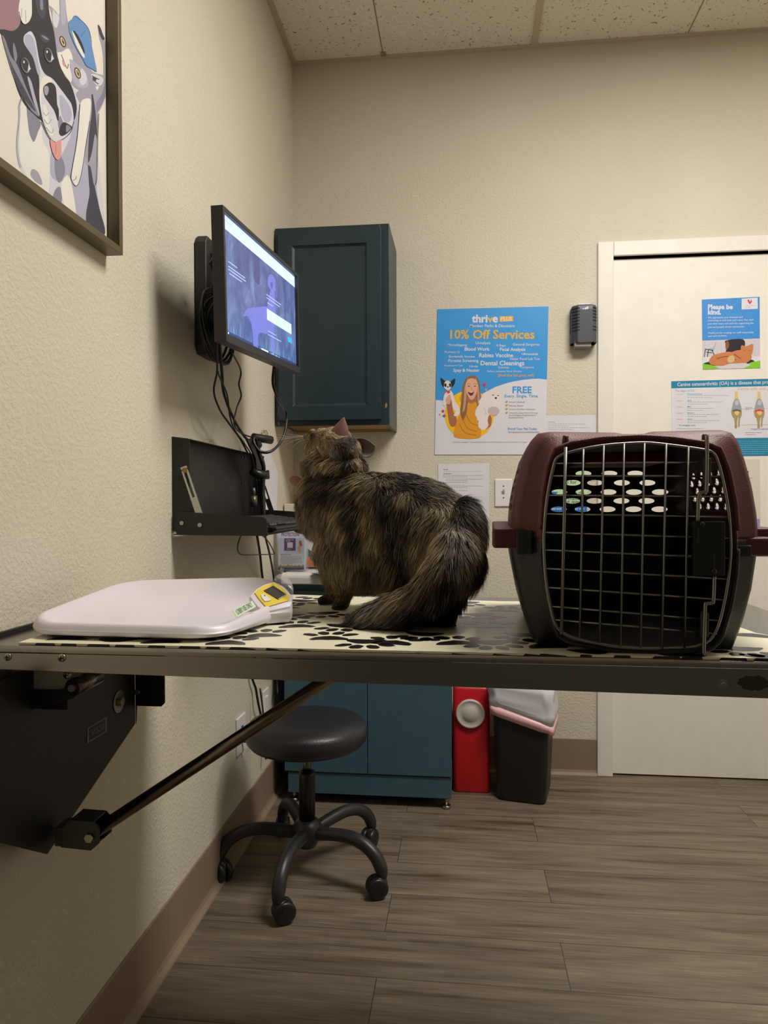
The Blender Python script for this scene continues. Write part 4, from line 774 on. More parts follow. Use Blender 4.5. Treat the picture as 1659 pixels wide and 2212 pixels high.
apron(TX0, TX1, TY1-.003, TY1, .8855, .870).build('rear_apron', STEEL, et); MB().box((TX1-.003, TY0+.0035, .871), (TX1, TY1-.0035, TZ-.0102)).build('end_apron', STEEL, et)
MB().box((TX0-.008, TY0, .885), (TX0-.0005, TY1-.02, TZ+.007)).build('hinge_strip', BLACKM, et)
def screwhead(px, py, r, yy, parent, name='screw'):
    q = hit(px, py, 1, yy); m = MB(); m.lathe([(r, 0), (r*.95, r*.25), (r*.6, r*.48), (0.0001, r*.55)], q, (0, -1, 0), 20)
    o = m.build(name, CHROME, parent)
    c_ = MB(); c_.box((q.x-r*.12, q.y-r*.6, q.z-r*.5), (q.x+r*.12, q.y-r*.3, q.z+r*.5)); c_.box((q.x-r*.5, q.y-r*.6, q.z-r*.12), (q.x+r*.5, q.y-r*.3, q.z+r*.12)); c_.build('cross_slot', SL, o); return o
screwhead(17, 1419, .0058, TY0, et); screwhead(134, 1421, .0060, TY0, et); screwhead(37, 1458, .005, -1.96, et); screwhead(145, 1458, .0062, -1.965, et)
q = hit(1560, 1478, 1, TY0); MB().cyl(q, q+Vector((0, -.0008, 0)), .0062, 20).cyl(q+Vector((0, -.0008, 0)), q+Vector((0, -.004, 0)), .0028, 14).build('rivet', CHROME, et)
q = hit(1241, 1450, 1, TY0); MB().cyl(q, q+Vector((0, -.0006, 0)), .003, 12).build('rust_spot', pm('rust', (120, 96, 66), .8), et)
m = MB(); q = hit(1628, 1476, 1, TY0-.0003); n = 26
m.flat([q+Vector((.019*math.cos(2*PI*i/n)*random.uniform(.75, 1.15), 0, .0105*math.sin(2*PI*i/n)*random.uniform(.75, 1.1))) for i in range(n)]); m.build('stain', pm('brown_stain', (44, 38, 30), .7), et, fix=False)
# bracket
m = MB(); m.prism([(.046, -1.603, .868), (.046, -1.603, .672), (.046, -1.917, .556), (.046, -2.03, .628), (.046, -2.16, .72), (.046, -2.16, .868)], (.004, 0, 0)); m.build('wall_bracket', BLACKM, et)
m = MB(); m.prism([(.051, -1.603, .868), (.051, -1.603, .672), (.053, -1.603, .709), (.106, -1.603, .709), (.113, -1.603, .716), (.113, -1.603, .868)], (0, .004, 0)); m.build('bracket_flange', BLACKM, et)
MB().box((.001, -1.64, .69), (.0455, -1.603, .868)).build('wall_spacer', BLACKM, et); MB().box((.001, -2.1, .69), (.0455, -2.06, .868)).build('wall_spacer', BLACKM, et)
q = hit(256, 1515, 0, .0505); m = MB(); m.cyl(q, q+Vector((.0015, 0, 0)), .022, 28); m.build('washer', CHROME, et); MB().cyl(q+Vector((.0015, 0, 0)), q+Vector((.009, 0, 0)), .009, 6).build('bolt', CHROME, et)
q = hit(298, 1494, 1, -1.604); MB().cyl(q, q+Vector((0, -.006, 0)), .006, 6).build('bolt', CHROME, et)
# maker's plate
pv = [(.0505, -1.794, .705), (.0505, -1.722, .708), (.0505, -1.722, .742), (.0505, -1.794, .738)]
pv = [hit(a, b, 0, .0503) for a, b in ((188, 1606), (230, 1580), (230, 1548), (188, 1573))]
m = MB(); m.prism(pv, (.0006, 0, 0), pm('plate_border', (120, 118, 116), .5)); c0 = sum(pv, Vector())/4
m.flat([c0+(p-c0)*.84+Vector((.0008, 0, 0)) for p in pv], BLACKM)
vs, fs = text_geo('VSSI', 1.0); a0_ = min(p[0] for p in vs); a1_ = max(p[0] for p in vs)
bu = (pv[1]-pv[0]); bv = (pv[3]-pv[0]); m.add([pv[0]+Vector((.001, 0, 0))+bu*(.16+.68*(p[0]-a0_)/(a1_-a0_))+bv*(.30+.62*p[1]) for p in vs], fs, pm('plate_text', (84, 84, 88), .4))
m.build('maker_plate', BLACKM, et, fix=False)
# white bearing block, link arm and roller
m = MB(); YB = -1.95
pts = [hit(a, b, 1, YB) for a, b in ((22, 1440), (166, 1440), (160, 1456), (150, 1470), (136, 1488), (128, 1491), (62, 1491), (44, 1482), (22, 1484))]
m.prism(pts, (0, .02, 0)); m.build('bearing_block', pm('nylon_block', (178, 176, 160), .45), et, bevel=.002)
m = MB(); pts = [hit(a, b, 1, YB-.008) for a, b in ((-40, 1492), (132, 1491), (148, 1476), (162, 1470), (170, 1480), (168, 1496), (158, 1510), (90, 1528), (-40, 1556))]
m.prism(pts, (0, .006, 0)); m.build('link_arm', BLACKM, et, bevel=.0015)
a = hit(156, 1486, 1, YB-.012); MB().cyl(a, a+Vector((.012, .055, .006)), .0135, 24).build('roller', DSTEEL, et); MB().cyl(a+Vector((0, -.004, 0)), a, .0055, 16).build('roller_pin', CHROME, et)
MB().box((.0505, -1.94, .80), (.10, -1.90, .868)).build('hinge_block', BLACKM, et)
# support rod and its pivot box
yr = -1.9; m = MB()
pts = [hit(a, b, 1, yr-.022) for a, b in ((131, 1831), (196, 1838), (214, 1822), (214, 1789), (202, 1775), (150, 1771), (131, 1790))]
m.prism(pts, (0, .003, 0)); m.prism([p+Vector((0, .04, 0)) for p in pts], (0, .003, 0)); m.prism([pts[4]+Vector((0, .003, 0)), pts[5]+Vector((0, .003, 0)), pts[5]+Vector((0, .04, 0)), pts[4]+Vector((0, .04, 0))], (0, 0, -.003)); m.prism([pts[0]+Vector((0, .003, .003)), pts[1]+Vector((0, .003, .003)), pts[1]+Vector((0, .04, .003)), pts[0]+Vector((0, .04, .003))], (0, 0, -.003))
m.prism([pts[6]+Vector((0, .003, 0)), pts[0]+Vector((0, .003, 0)), pts[0]+Vector((0, .04, 0)), pts[6]+Vector((0, .04, 0))], (-.012, 0, 0))
m.build('pivot_bracket', pm('gunmetal_plate', (74, 70, 62), .4, .7), et, bevel=.0008)
q = hit(194, 1809, 1, yr-.022); MB().cyl(q, q+Vector((0, -.005, 0)), .0075, 6).build('bolt', CHROME, et)
pA = hit(196, 1803, 1, yr); pB = hit(716, 1462, 1, yr); d_ = (pB-pA).normalized(); t_ = (.905-pA.z)/d_.z*1.0
MB().tube([pA, pA+d_*t_], .0105, 20).build('support_rod', DSTEEL, et)

# ------------------------------------------------------------------ paw print mat
MATZ = .9235
CRM = pm('cream_vinyl', (228, 223, 196), .3, bump=.05, bs=30); PAW = pm('black_paw_print', (26, 24, 26), .28)
m = MB(); outl = [(.075, -2.026), (.60, -2.030), (1.235, -2.033), (1.24, -1.94), (1.175, -1.845), (1.15, -1.60), (1.12, -1.50), (.80, -1.52), (.36, -1.455), (.10, -1.45), (.06, -1.5)]
m.prism([(a, b, TZ+.0004) for a, b in outl], (0, 0, MATZ-TZ-.0004), CRM)
def inside(x_, y_):
    c_ = False; n = len(outl)
    for i in range(n):
        (xa, ya_), (xb, yb2) = outl[i], outl[(i+1) % n]
        if (ya_ > y_) != (yb2 > y_) and x_ < (xb-xa)*(y_-ya_)/(yb2-ya_)+xa: c_ = not c_
    return c_
def blob(cx, cy, rx, ry, a, wob=.1, n=16, bean=0):
    pts = []
    for i in range(n):
        t_ = 2*PI*i/n; x_ = rx*math.cos(t_); y_ = ry*math.sin(t_)+bean*(x_/rx)**2; k = 1+random.uniform(-wob, wob)
        x_, y_ = x_*k*math.cos(a)-y_*k*math.sin(a), x_*k*math.sin(a)+y_*k*math.cos(a)
        px, py = cx+x_, cy+y_
        px = min(max(px, .078), 1.236); py = min(max(py, -2.0318), -1.458); pts.append((px, py, MATZ+.0002))
    if sum(inside(p[0], p[1]) for p in pts) == n: m.flat(pts, PAW)
def paw(px, py, ang, s=1.0):
    q = hit(px, py, 2, MATZ); a = math.radians(ang)
    blob(q.x, q.y, .030*s, .016*s, a, bean=-.012*s)
    for k, t_ in enumerate((-50, -17, 17, 50)):
        b = a+PI/2+math.radians(t_); r = .040*s; blob(q.x+r*math.cos(b), q.y+r*math.sin(b), .0095*s, .014*s, b-PI/2)
for a in [(640,1352,15),(710,1378,5),(565,1372,22),(740,1352,182),(915,1370,172),(850,1388,-8),(790,1386,185),(1005,1302,175),(1062,1352,8),(1090,1318,-8),(985,1388,12),(1060,1388,185),(655,1298,170),(612,1312,15),(700,1325,200),(1035,1328,190),(490,1388,8),(1130,1372,170),(1180,1395,12),(1280,1408,190),(1380,1414,10),(1480,1418,185),(1600,1402,170),(1625,1372,-20),(1655,1420,170),(350,1385,10),(250,1383,185),(150,1378,10),(690,1288,170),(1100,1298,10),(620,1330,190)]: paw(*a)
# printed folds down over the front edge
for k in range(26):
    x_ = .12+k*.043+random.uniform(-.01, .01); w_ = random.uniform(.008, .02); yy = -2.0262-.0068*(x_-.075)/1.16
    m.flat([(x_-w_, yy-.0006, TZ+.0005), (x_+w_, yy-.0006, TZ+.0005), (x_+w_*.9, yy-.0004, MATZ+.0001), (x_-w_*.8, yy-.0004, MATZ+.0001)], PAW)
tag(m.build('table_mat', CRM, fix=False), 'cream vinyl mat with black paw prints covering the exam table', 'mat')

# ------------------------------------------------------------------ baby scale
sc = thing('pet_scale', (.22, -1.8, MATZ), 'white curved-tray weighing scale with a yellow display, at the left end of the table', 'scale')
SCW = pm('scale_white_plastic', (222, 214, 222), .36, var=.02)
cor = [((.048, -1.955), .035), ((.085, -2.000), .05), ((.372, -2.010), .06), ((.425, -1.775), .035), ((.405, -1.700), .03), ((.350, -1.655), .05), ((.075, -1.700), .06)]
def rounded(cor, n=9):
    out = []; k = len(cor)
    for i in range(k):
        p = Vector(cor[i][0]+(0,)); a = Vector(cor[i-1][0]+(0,)); b = Vector(cor[(i+1) % k][0]+(0,)); r = cor[i][1]
        r = min(r, (a-p).length*.48, (b-p).length*.48)
        p0 = p+(a-p).normalized()*r; p1 = p+(b-p).normalized()*r
        for j in range(n): t_ = j/(n-1); out.append(p0*(1-t_)**2+p*2*t_*(1-t_)+p1*t_**2)
    return out
base = rounded(cor); cen = Vector((.235, -1.84, 0))
def zrim(p):
    yy = (p.y+2.0)/.34; xx = (p.x-.05)/.37
    z = .949+.036*max(0, min(1, yy))**.9
    if p.x > .34: z -= .012*min(1, (p.x-.34)/.08)
    return z
def ring(k, zf): return [Vector((cen.x+(p.x-cen.x)*k, cen.y+(p.y-cen.y)*k, zf(p))) for p in base]
rings = [ring(.955, lambda p: MATZ+.003), ring(.985, lambda p: MATZ+.006), ring(1.0, lambda p: MATZ+.013), ring(.995, lambda p: zrim(p)-.014), ring(.975, lambda p: zrim(p)-.005), ring(.945, lambda p: zrim(p)), ring(.91, lambda p: zrim(p)-.002), ring(.80, lambda p: zrim(p)-.013), ring(.6, lambda p: zrim(p)*.45+.965*.55-.020), ring(.3, lambda p: .943), ring(.05, lambda p: .942)]
m = MB(); m.loft(rings); m.build('tray_body', SCW, sc, subd=1)
for (x_, y_) in ((.10, -1.96), (.34, -1.97), (.37, -1.72), (.10, -1.73)): MB().cyl((x_, y_, MATZ+.0004), (x_, y_, MATZ+.004), .012, 16).build('rubber_foot', BLACKP, sc)
def onplane(px, py, P0_, n_):
    d = _f + _r2*((px-829.5)/F) - _u2*((py-1106)/F); C_ = Vector(CAM); t_ = (P0_-C_).dot(n_)/d.dot(n_); return C_+d*t_
YELP = pm('yellow_panel', (228, 200, 62), .4); LCD = pm('lcd_grey', (70, 66, 60), .2)
P0_ = Vector((.395, -1.80, .9755)); n_ = Vector((.16, -.42, .88)).normalized()
def slab(pts, up_, th, mat, name, par, sm=False):
    v = [onplane(a, b, P0_, n_)+n_*up_ for a, b in pts]
    if sm: v = crom(v, 3, True)
    m = MB(); m.prism(v, n_*th); return m.build(name, mat, par, bevel=.0006)
housing = [(538, 1288), (552, 1272), (570, 1262), (592, 1256), (612, 1266), (628, 1282), (632, 1300), (628, 1310), (575, 1322), (556, 1312)]
v = [onplane(a, b, P0_, n_) for a, b in housing]; m = MB(); hc_ = sum(v, Vector())/len(v); m.loft([[Vector((hc_.x+(p.x-hc_.x)*.9, hc_.y+(p.y-hc_.y)*.9, MATZ+.003)) for p in v], [Vector((hc_.x+(p.x-hc_.x)*.97, hc_.y+(p.y-hc_.y)*.97, MATZ+.009)) for p in v], [Vector((p.x, p.y, MATZ+.02)) for p in v], [p-n_*.004 for p in v], [p+((sum(v, Vector())/len(v))-p)*.04 for p in v]]); m.build('display_housing', SCW, sc, bevel=.0015)
slab([(550, 1282), (556, 1276), (572, 1266), (591, 1261), (600, 1263), (620, 1280), (626, 1292), (622, 1299), (575, 1313), (560, 1296)], .0004, .0016, YELP, 'display_panel', sc)
slab([(569, 1278.5), (590, 1268), (619, 1287), (601, 1298)], .0021, .0012, LCD, 'display_screen', sc)
slab([(563, 1288), (569, 1285), (586, 1298), (585, 1300), (572, 1302.5), (566, 1296)], .0021, .0014, WPLAST, 'tare_button', sc)
slab([(570, 1289.5), (572, 1289), (573.5, 1291), (571.5, 1291.5)], .0036, .0002, PBLK, 'button_mark', sc)
v = [onplane(a, b, P0_, n_)+n_*.001 for a, b in ((592, 1256), (602, 1252), (618, 1258), (630, 1270), (634, 1282), (633, 1298), (624, 1294), (606, 1276), (590, 1264))]
m = MB(); cc = sum(v, Vector())/len(v); m.loft([v, [cc+(p-cc)*.96+n_*.010 for p in v], [cc+(p-cc)*.75+n_*.016 for p in v]], cap0=False); m.build('clear_cover', pm('clear_cover', (226, 226, 232), .12, trans=.6, alpha=.32), sc)
# LOBBY USE ONLY label on the front-right flank: lies on the local surface plane
lp = [(501, 1318), (545, 1298), (553, 1311), (512, 1334)]
Pl = Vector((.372, -1.90, .9655)); nl = Vector((.38, -.62, .68)).normalized()
v = [onplane(a, b, Pl, nl) for a, b in lp]; GRL = pm('green_label', (200, 222, 188), .45)
m = MB(); m.prism([p-nl*.0008 for p in v], nl*.0016, GRL); vs, fs = text_geo('LOBBY USE ONLY', .3); a0_ = min(p[0] for p in vs); a1_ = max(p[0] for p in vs)
bu = v[1]-v[0]; bv = v[0]-v[3]; m.add([v[3]+nl*.001+(v[2]-v[3])*(.10+.8*(p[0]-a0_)/(a1_-a0_))+bv*(.2+.85*p[1]) for p in vs], fs, PBLK)
m.build('label', GRL, sc, fix=False)

# ------------------------------------------------------------------ pet carrier
pc = thing('pet_carrier', (.96, -1.78, MATZ), 'maroon and black plastic pet carrier with a wire door, on the right of the table', 'pet carrier')
MAR = pm('maroon_plastic', (92, 36, 42), .5, bump=.35, bs=600, var=.05); BLK = pm('charcoal_plastic', (30, 29, 30), .42, bump=.3, bs=600)
cpx = (1385, 1165); ZB = MATZ+.0008
def radial(pts, yy, n=96):
    """resample a traced outline by angle about the carrier's axis, on the plane y=yy"""
    P_ = [hit(a, b, 1, yy) for a, b in pts]; c_ = hit(cpx[0], cpx[1], 1, yy); P_ = [Vector((p.x-c_.x, p.z-c_.z)) for p in P_]; out = []
    for i in range(n):
        a = 2*PI*(i+.5)/n; dx, dz = math.cos(a), math.sin(a); best = .1
        for j in range(len(P_)):
            p, q = P_[j], P_[(j+1) % len(P_)]; e_ = q-p; den = dx*e_.y-dz*e_.x
            if abs(den) < 1e-12: continue
            t_ = (p.x*e_.y-p.y*e_.x)/den; s_ = (p.x*dz-p.y*dx)/den
            if t_ > 0 and -1e-6 <= s_ <= 1+1e-6: best = t_; break
        out.append((best*dx, best*dz))
    return out, c_
BODY = [(1100,1150),(1104,1090),(1112,1045),(1128,985),(1150,942),(1160,933),(1176,929),(1330,931),(1345,934),(1392,934),(1405,929),(1560,925),(1580,927),(1594,940),(1612,990),(1628,1050),(1638,1110),(1641,1150),(1637,1205),(1627,1270),(1608,1340),(1580,1412),(1570,1422),(1200,1416),(1160,1410),(1150,1395),(1122,1310),(1106,1230),(1099,1190)]
MOUTH = [(1170,1165),(1175,1080),(1186,1010),(1200,974),(1235,960),(1300,950),(1385,946),(1450,950),(1520,960),(1552,972),(1570,1020),(1584,1090),(1590,1165),(1586,1240),(1574,1310),(1555,1375),(1540,1398),(1480,1408),(1400,1410),(1310,1402),(1230,1386),(1205,1370),(1188,1310),(1174,1230)]
yb0, ym, yk = -1.975, -2.012, -1.56
Rb, cb = radial(BODY, -1.97); Rm, cm = radial(MOUTH, -2.01)
def sec(R_, c_, k, yy, kz=1.0, zc=None):
    out = []
    for (dx, dz) in R_:
        z = c_.z+dz*kz*(k if dz > 0 else 1); 
        out.append(Vector((c_.x+dx*k+(yy-ym)*.04, yy, max(z, ZB))))
    return out
secs = [sec(Rm, cm, .965, ym+.010), sec(Rm, cm, .965, ym), sec(Rm, cm, 1.0, ym-.002), sec(Rm, cm, 1.03, ym+.004), sec(Rm, cm, 1.045, ym+.026), sec(Rb, cb, .93, yb0-.004), sec(Rb, cb, .972, yb0+.004), sec(Rb, cb, .993, yb0+.018), sec(Rb, cb, 1.0, yb0+.04), sec(Rb, cb, 1.0, -1.80), sec(Rb, cb, .985, -1.66), sec(Rb, cb, .955, -1.60), sec(Rb, cb, .90, yk-.005), sec(Rb, cb, .82, yk)]
zs = cb.z-.003
n = 96
def shell(name, top, mat):
    m = MB(); vs = [p for s_ in secs for p in s_]; half = range(0, n//2) if top else range(n//2, n)
    idx = list(range(0, n//2)) if top else list(range(n//2, n)); rows = []
    for s_ in secs:
        row = [s_[i].copy() for i in idx]
        # close to the seam
        a = s_[0].lerp(s_[-1], .5); b = s_[n//2-1].lerp(s_[n//2], .5)
        row = ([a]+row+[b]) if top else ([b]+row+[a]); rows.append(row)
    k = len(rows[0]); V = [p for r_ in rows for p in r_]; fs = []
    for i in range(len(rows)-1):
        for j in range(k-1): fs.append((i*k+j, i*k+j+1, (i+1)*k+j+1, (i+1)*k+j))
    fs.append([(len(rows)-1)*k+j for j in range(k)])
    m.add(V, fs, None, True); ob = m.build(name, mat, pc)
    md = ob.modifiers.new('solid', 'SOLIDIFY'); md.thickness = .0028; md.offset = -1; md.use_even_offset = False
    return ob
top = shell('top_shell', True, MAR); bot = shell('bottom_shell', False, BLK)
# vents
cut = MB()
def ecyl(c_, ax, L_, ru, rv, n_=16):
    u_ = Vector((1, 0, 0)) if ax == 1 else Vector((0, 1, 0)); d = Vector((0, 1, 0)) if ax == 1 else Vector((1, 0, 0)); v_ = Vector((0, 0, 1)); c_ = Vector(c_)
    ring_ = [c_-d*L_+u_*(ru*math.cos(2*PI*i/n_))+v_*(rv*math.sin(2*PI*i/n_)) for i in range(n_)]; cut.loft([ring_, [p+d*2*L_ for p in ring_]], smooth=False)
rowsb = [(1023, (1204, 1260, 1316, 1372)), (1043, (1237, 1285, 1343, 1398)), (1063, (1208, 1260, 1314, 1369, 1425)), (1082, (1236, 1284, 1342, 1396)), (1100, (1207, 1258, 1312, 1368, 1424))]
for y_, xs in rowsb:
    for x_ in xs[(1 if y_ == 1023 else 0):]:
        q = hit(x_, y_, 1, yk); ecyl((q.x, yk, q.z), 1, .03, .0155, .0056)
for r_, z_ in enumerate((1.176, 1.163, 1.150, 1.137, 1.124)):
    for k in range(6):
        y_ = -1.93+k*.045+(r_ % 2)*.022; ecyl((cb.x+.02, y_, z_-.004), 0, .4, .0115, .0058)
cob = cut.build('vent_cutter', MAR)
md = top.modifiers.new('b', 'BOOLEAN'); md.operation = 'DIFFERENCE'; md.object = cob; md.solver = 'EXACT'
apply_mods(top); bpy.data.objects.remove(cob)
# seam flange all the way round
xl0 = hit(1100, 1150, 1, -1.97).x; xr0 = hit(1641, 1150, 1, -1.97).x
for xa, xb in ((xl0-.026, xl0+.006), (xr0-.006, xr0+.026)):
    m = MB(); m.prism([(xa+.003, -1.955, cb.z-.014), (xb+.003, -1.955, cb.z-.014), (xb+.017, -1.60, cb.z-.014), (xa+.017, -1.60, cb.z-.014)], (0, 0, .030)); m.build('rim_flange', MAR, pc, bevel=.004, seg=3)
for a_, b_ in (((1064, 1140), (1150, 1184)), ((1590, 1160), (1668, 1202))):
    q0_, q1_ = hit(*a_, 1, -1.975), hit(*b_, 1, -1.975); MB().box((q0_.x, -1.982, q1_.z), (q1_.x, -1.9555, q0_.z)).build('front_flange', MAR, pc, bevel=.004, seg=3)
for (a, b, c_, d_, yy) in ((1115, 1151, 1146, 1197, -1.988),):
    q0_, q1_ = hit(a, c_, 1, yy), hit(b, d_, 1, yy); MB().box((q0_.x, yy, q1_.z), (q1_.x, yy+.03, q0_.z)).build('side_clip', pm('dark_clip', (38, 40, 42), .45), pc, bevel=.002)
q0_, q1_ = hit(1586, 1178, 1, -1.988), hit(1625, 1204, 1, -1.988); MB().box((q0_.x, -1.988, q1_.z), (q1_.x, -1.96, q0_.z)).build('side_clip', pm('dark_clip', (38, 40, 42), .45), pc, bevel=.002)
rim_ = sec(Rm, cm, 1.012, ym-.002); m = MB(); m.tube(rim_[1:n//2-1], .0034, 10); m.build('mouth_rim', MAR, pc); m = MB(); m.tube(rim_[n//2+1:n-1], .0030, 10); m.build('mouth_rim', BLK, pc)
# hinge post and latch post
for (a, b, c_, r_) in ((1222, 941, 966, .0042), (1523, 938, 968, .004)):
    p0_, p1_ = hit(a, b, 1, -2.0), hit(a-1, c_, 1, -2.0); MB().tube([p0_, p0_.lerp(p1_, .08), p1_], [r_*.8, r_, r_*1.15], 14).build('hinge_post', MAR, pc)
# handle under the roof
m = MB(); ya_ = -1.80; p0_, p1_ = hit(1245, 985, 1, -1.85), hit(1430, 1002, 1, -1.85)
m.box((p0_.x, -1.88, p1_.z), (p1_.x, -1.74, p0_.z+.004)); m.build('handle_well', MAR, pc, bevel=.004)
# wire door
WIRE = steel_mat('galvanised_wire', (150, 148, 142), .32, (30, 30, 30)); yw = -2.020
wd = MB(); G = lambda a, b, yy=yw: hit(a, b, 1, yy)
LOOP = [(1195,1010),(1182,1075),(1176,1140),(1175,1180),(1179,1250),(1190,1315),(1205,1357),(1240,1378),(1300,1392),(1350,1398),(1400,1400),(1480,1399),(1515,1392),(1540,1374),(1556,1335),(1570,1270),(1577,1210),(1578,1165),(1573,1100),(1562,1040),(1550,996),(1540,979),(1520,972),(1440,961),(1385,957),(1300,963),(1235,976),(1205,988)]
wd.tube(crom([G(a, b) for a, b in LOOP], 3, True), .0023, 8, closed=True)
for (a, b, c_, d_) in ((1260,970,1252,1378),(1304,962,1295,1388),(1348,958,1341,1396),(1392,957,1384,1400),(1439,959,1430,1401),(1487,964,1479,1400)): wd.tube([G(a, b, yw-.003), G(c_, d_, yw-.003)], .0016, 8)
for (a, b, c_, d_) in ((1200,1001,1553,999),(1190,1028,1560,1029),(1184,1070,1570,1073),(1179,1110,1574,1117),(1176,1150,1578,1163),(1176,1188,1577,1206),(1178,1228,1571,1251),(1184,1269,1566,1296),(1192,1310,1557,1341),(1200,1339,1548,1369)): wd.tube([G(a, b), G(c_, d_)], .0015, 8)
wdo = wd.build('wire_door', WIRE, pc)
wp = wdo
MB().tube([G(1222, 966, yw-.005), G(1213, 1370, yw-.005)], .0024, 10).build('hinge_rod', WIRE, wdo)
MB().tube(crom([G(1527, 938, yw-.007), G(1527, 1000, yw-.007), G(1526, 1055, yw-.007), G(1524, 1062, yw-.007), G(1514, 1064, yw-.007), G(1510, 1070, yw-.007), G(1508, 1090, yw-.007), G(1507, 1130, yw-.007)], 4), .0026, 10).build('latch_rod', WIRE, wdo)
MB().tube(crom([G(1543, 1240, yw-.007), G(1541, 1295, yw-.007), G(1537, 1302, yw-.007), G(1525, 1304, yw-.007), G(1523, 1312, yw-.007), G(1521, 1370, yw-.007), G(1520, 1416, yw-.007)], 4), .0026, 10).build('latch_rod', WIRE, wdo)
for (a, b, c_, d_) in ((1519, 990, 1535, 1044), (1513, 1322, 1530, 1376)):
    p0_ = G(a, b, yw-.003); p1_ = G(c_, d_, yw-.003); MB().box((p0_.x, yw-.006, p1_.z), (p1_.x, yw+.001, p0_.z)).build('latch_guide', pm('worn_clip_metal', (88, 82, 78), .4, .6), wdo, bevel=.001)
p0_, p1_ = G(1492, 1126, yw-.003), G(1560, 1242, yw-.003)
MB().box((p0_.x, yw-.014, p1_.z), (p1_.x, yw-.0045, p0_.z)).build('latch_box', BLACKP, wdo, bevel=.0012)
for a, b in ((1517, 1133), (1543, 1234)): MB().ell(G(a, b, yw-.016), (.0036, .0025, .0036), 8).build('latch_button', BLACKP, wdo)
for (a, b, c_, d_) in ((1506.5, 1140, 1509, 1174), (1541.5, 1192, 1544, 1228)):
    p0_ = G(a, b, yw-.0145); p1_ = G(c_, d_, yw-.0145); MB().box((p0_.x, yw-.0146, p1_.z), (p1_.x, yw-.0138, p0_.z)).build('slot', pm('slot_grey', (52, 52, 56), .5), wdo)

# ------------------------------------------------------------------ rolling stool
stl = thing('rolling_stool', (.252, -.89, 0), 'round black padded stool on five casters under the table', 'stool')
VINYL = pm('black_vinyl', (34, 33, 36), .38, bump=.25, bs=250); BENT = pm('black_painted_tube', (38, 38, 42), .4)
cx, cy = .252, -.89
R_ = .184; MB().lathe([(0, .395), (R_*.80, .395), (R_*.93, .402), (R_*.985, .415), (R_, .432), (R_*.985, .447), (R_*.955, .4595), (R_*.945, .4605), (R_*.93, .464), (R_*.75, .473), (R_*.4, .4765), (0, .4772)], (cx, cy, 0), n=64).build('seat', VINYL, stl)
MB().cyl((cx, cy, .378), (cx, cy, .395), .09, 32).build('seat_plate', BLACKP, stl)
MB().cyl((cx, cy, .30), (cx, cy, .378), .0135, 24).build('gas_piston', DSTEEL, stl)
MB().lathe([(0, .165), (.0245, .165), (.0245, .305), (.0225, .313), (.014, .3135), (0, .3135)], (cx, cy, 0), n=32).build('column', BLACKP, stl)
MB().lathe([(0, .085), (.026, .085), (.033, .10), (.045, .12), (.046, .145), (.034, .163), (.0248, .168)], (cx, cy, 0), n=32).build('hub', BENT, stl)
for k in range(5):
    a = math.radians(-95+72*k); u_ = Vector((math.cos(a), math.sin(a), 0)); o_ = Vector((cx, cy, 0)); r1 = .262
    MB().tube(crom([o_+u_*r+Vector((0, 0, z)) for r, z in ((.03, .128), (.09, .140), (.15, .146), (.20, .137), (.238, .112), (.258, .080), (r1, .056))], 5), [.019]*26+[.0175, .017, .016, .015, .014], 14).build('leg', BENT, stl)
    c_ = o_+u_*r1; cs_ = MB(); f_ = math.radians([30, 200, 250, 100, 320][k]); w_ = Vector((math.cos(f_), math.sin(f_), 0)); s_ = Vector((-w_.y, w_.x, 0)); wc = c_+w_*.016+Vector((0, 0, .0305))
    ct = thing('caster', (0, 0, 0), None, None); ct.parent = stl; ct.location = (c_.x-stl.location.x, c_.y-stl.location.y, 0)
    hb = MB(); hb.ell(c_+w_*.010+Vector((0, 0, .040)), (.025, .025, .0245), 10); hb.cyl(c_+Vector((0, 0, .04)), c_+Vector((0, 0, .066)), .012, 14); hb.build('caster_hood', BLACKP, ct)
    for sg in (-1, 1): 
        w2 = MB(); w2.lathe([(0, .004), (.028, .004), (.0302, .006), (.0302, .018), (.026, .022), (.018, .0235), (0, .0235)], wc, s_*sg, 28); w2.build('wheel', BLACKP, ct)

# ------------------------------------------------------------------ sharps container and bin
rd = thing('sharps_container', (.755, -.155, 0), 'tall red plastic sharps container with a white round cap, beside the floor cabinet', 'sharps container')
RED = pm('red_plastic', (196, 26, 34), .38, bump=.06, bs=60); m = MB()
def rrect(x0_, x1_, y0_, y1_, r, z, n=6): return [Vector((p.x, p.y, z)) for p in rounded([((x0_, y0_), r), ((x1_, y0_), r), ((x1_, y1_), r), ((x0_, y1_), r)], n)]
m.loft([rrect(.688, .824, -.232, -.075, .018, .0005), rrect(.685, .827, -.235, -.072, .02, .008), rrect(.685, .827, -.235, -.072, .02, .400), rrect(.690, .822, -.230, -.077, .022, .412), rrect(.70, .812, -.22, -.087, .03, .418)]); m.build('container_body', RED, rd)
MB().lathe([(0, .417), (.05, .417), (.05, .421), (.056, .423), (.056, .434), (.051, .437), (0, .437)], (.756, -.165, 0), n=36).build('neck_ring', RED, rd)
MB().lathe([(0, .437), (.047, .437), (.047, .448), (.043, .451), (0, .451)], (.756, -.165, 0), n=36).build('lid', WPLAST, rd)
q = hit(1016, 1541, 1, -.2355); m = MB(); m.lathe([(0, 0), (.056, 0), (.0565, .008), (.054, .012), (.050, .0125), (.047, .0105), (.030, .0105), (.028, .0125), (0, .0125)], q, (0, -1, 0), 44)
m.build('cap', pm('off_white_cap', (206, 198, 186), .4), rd)
tb = thing('trash_can', (.955, -.20, 0), 'black wastebasket lined with a white bag with a pink drawstring, beside the red container', 'trash can')
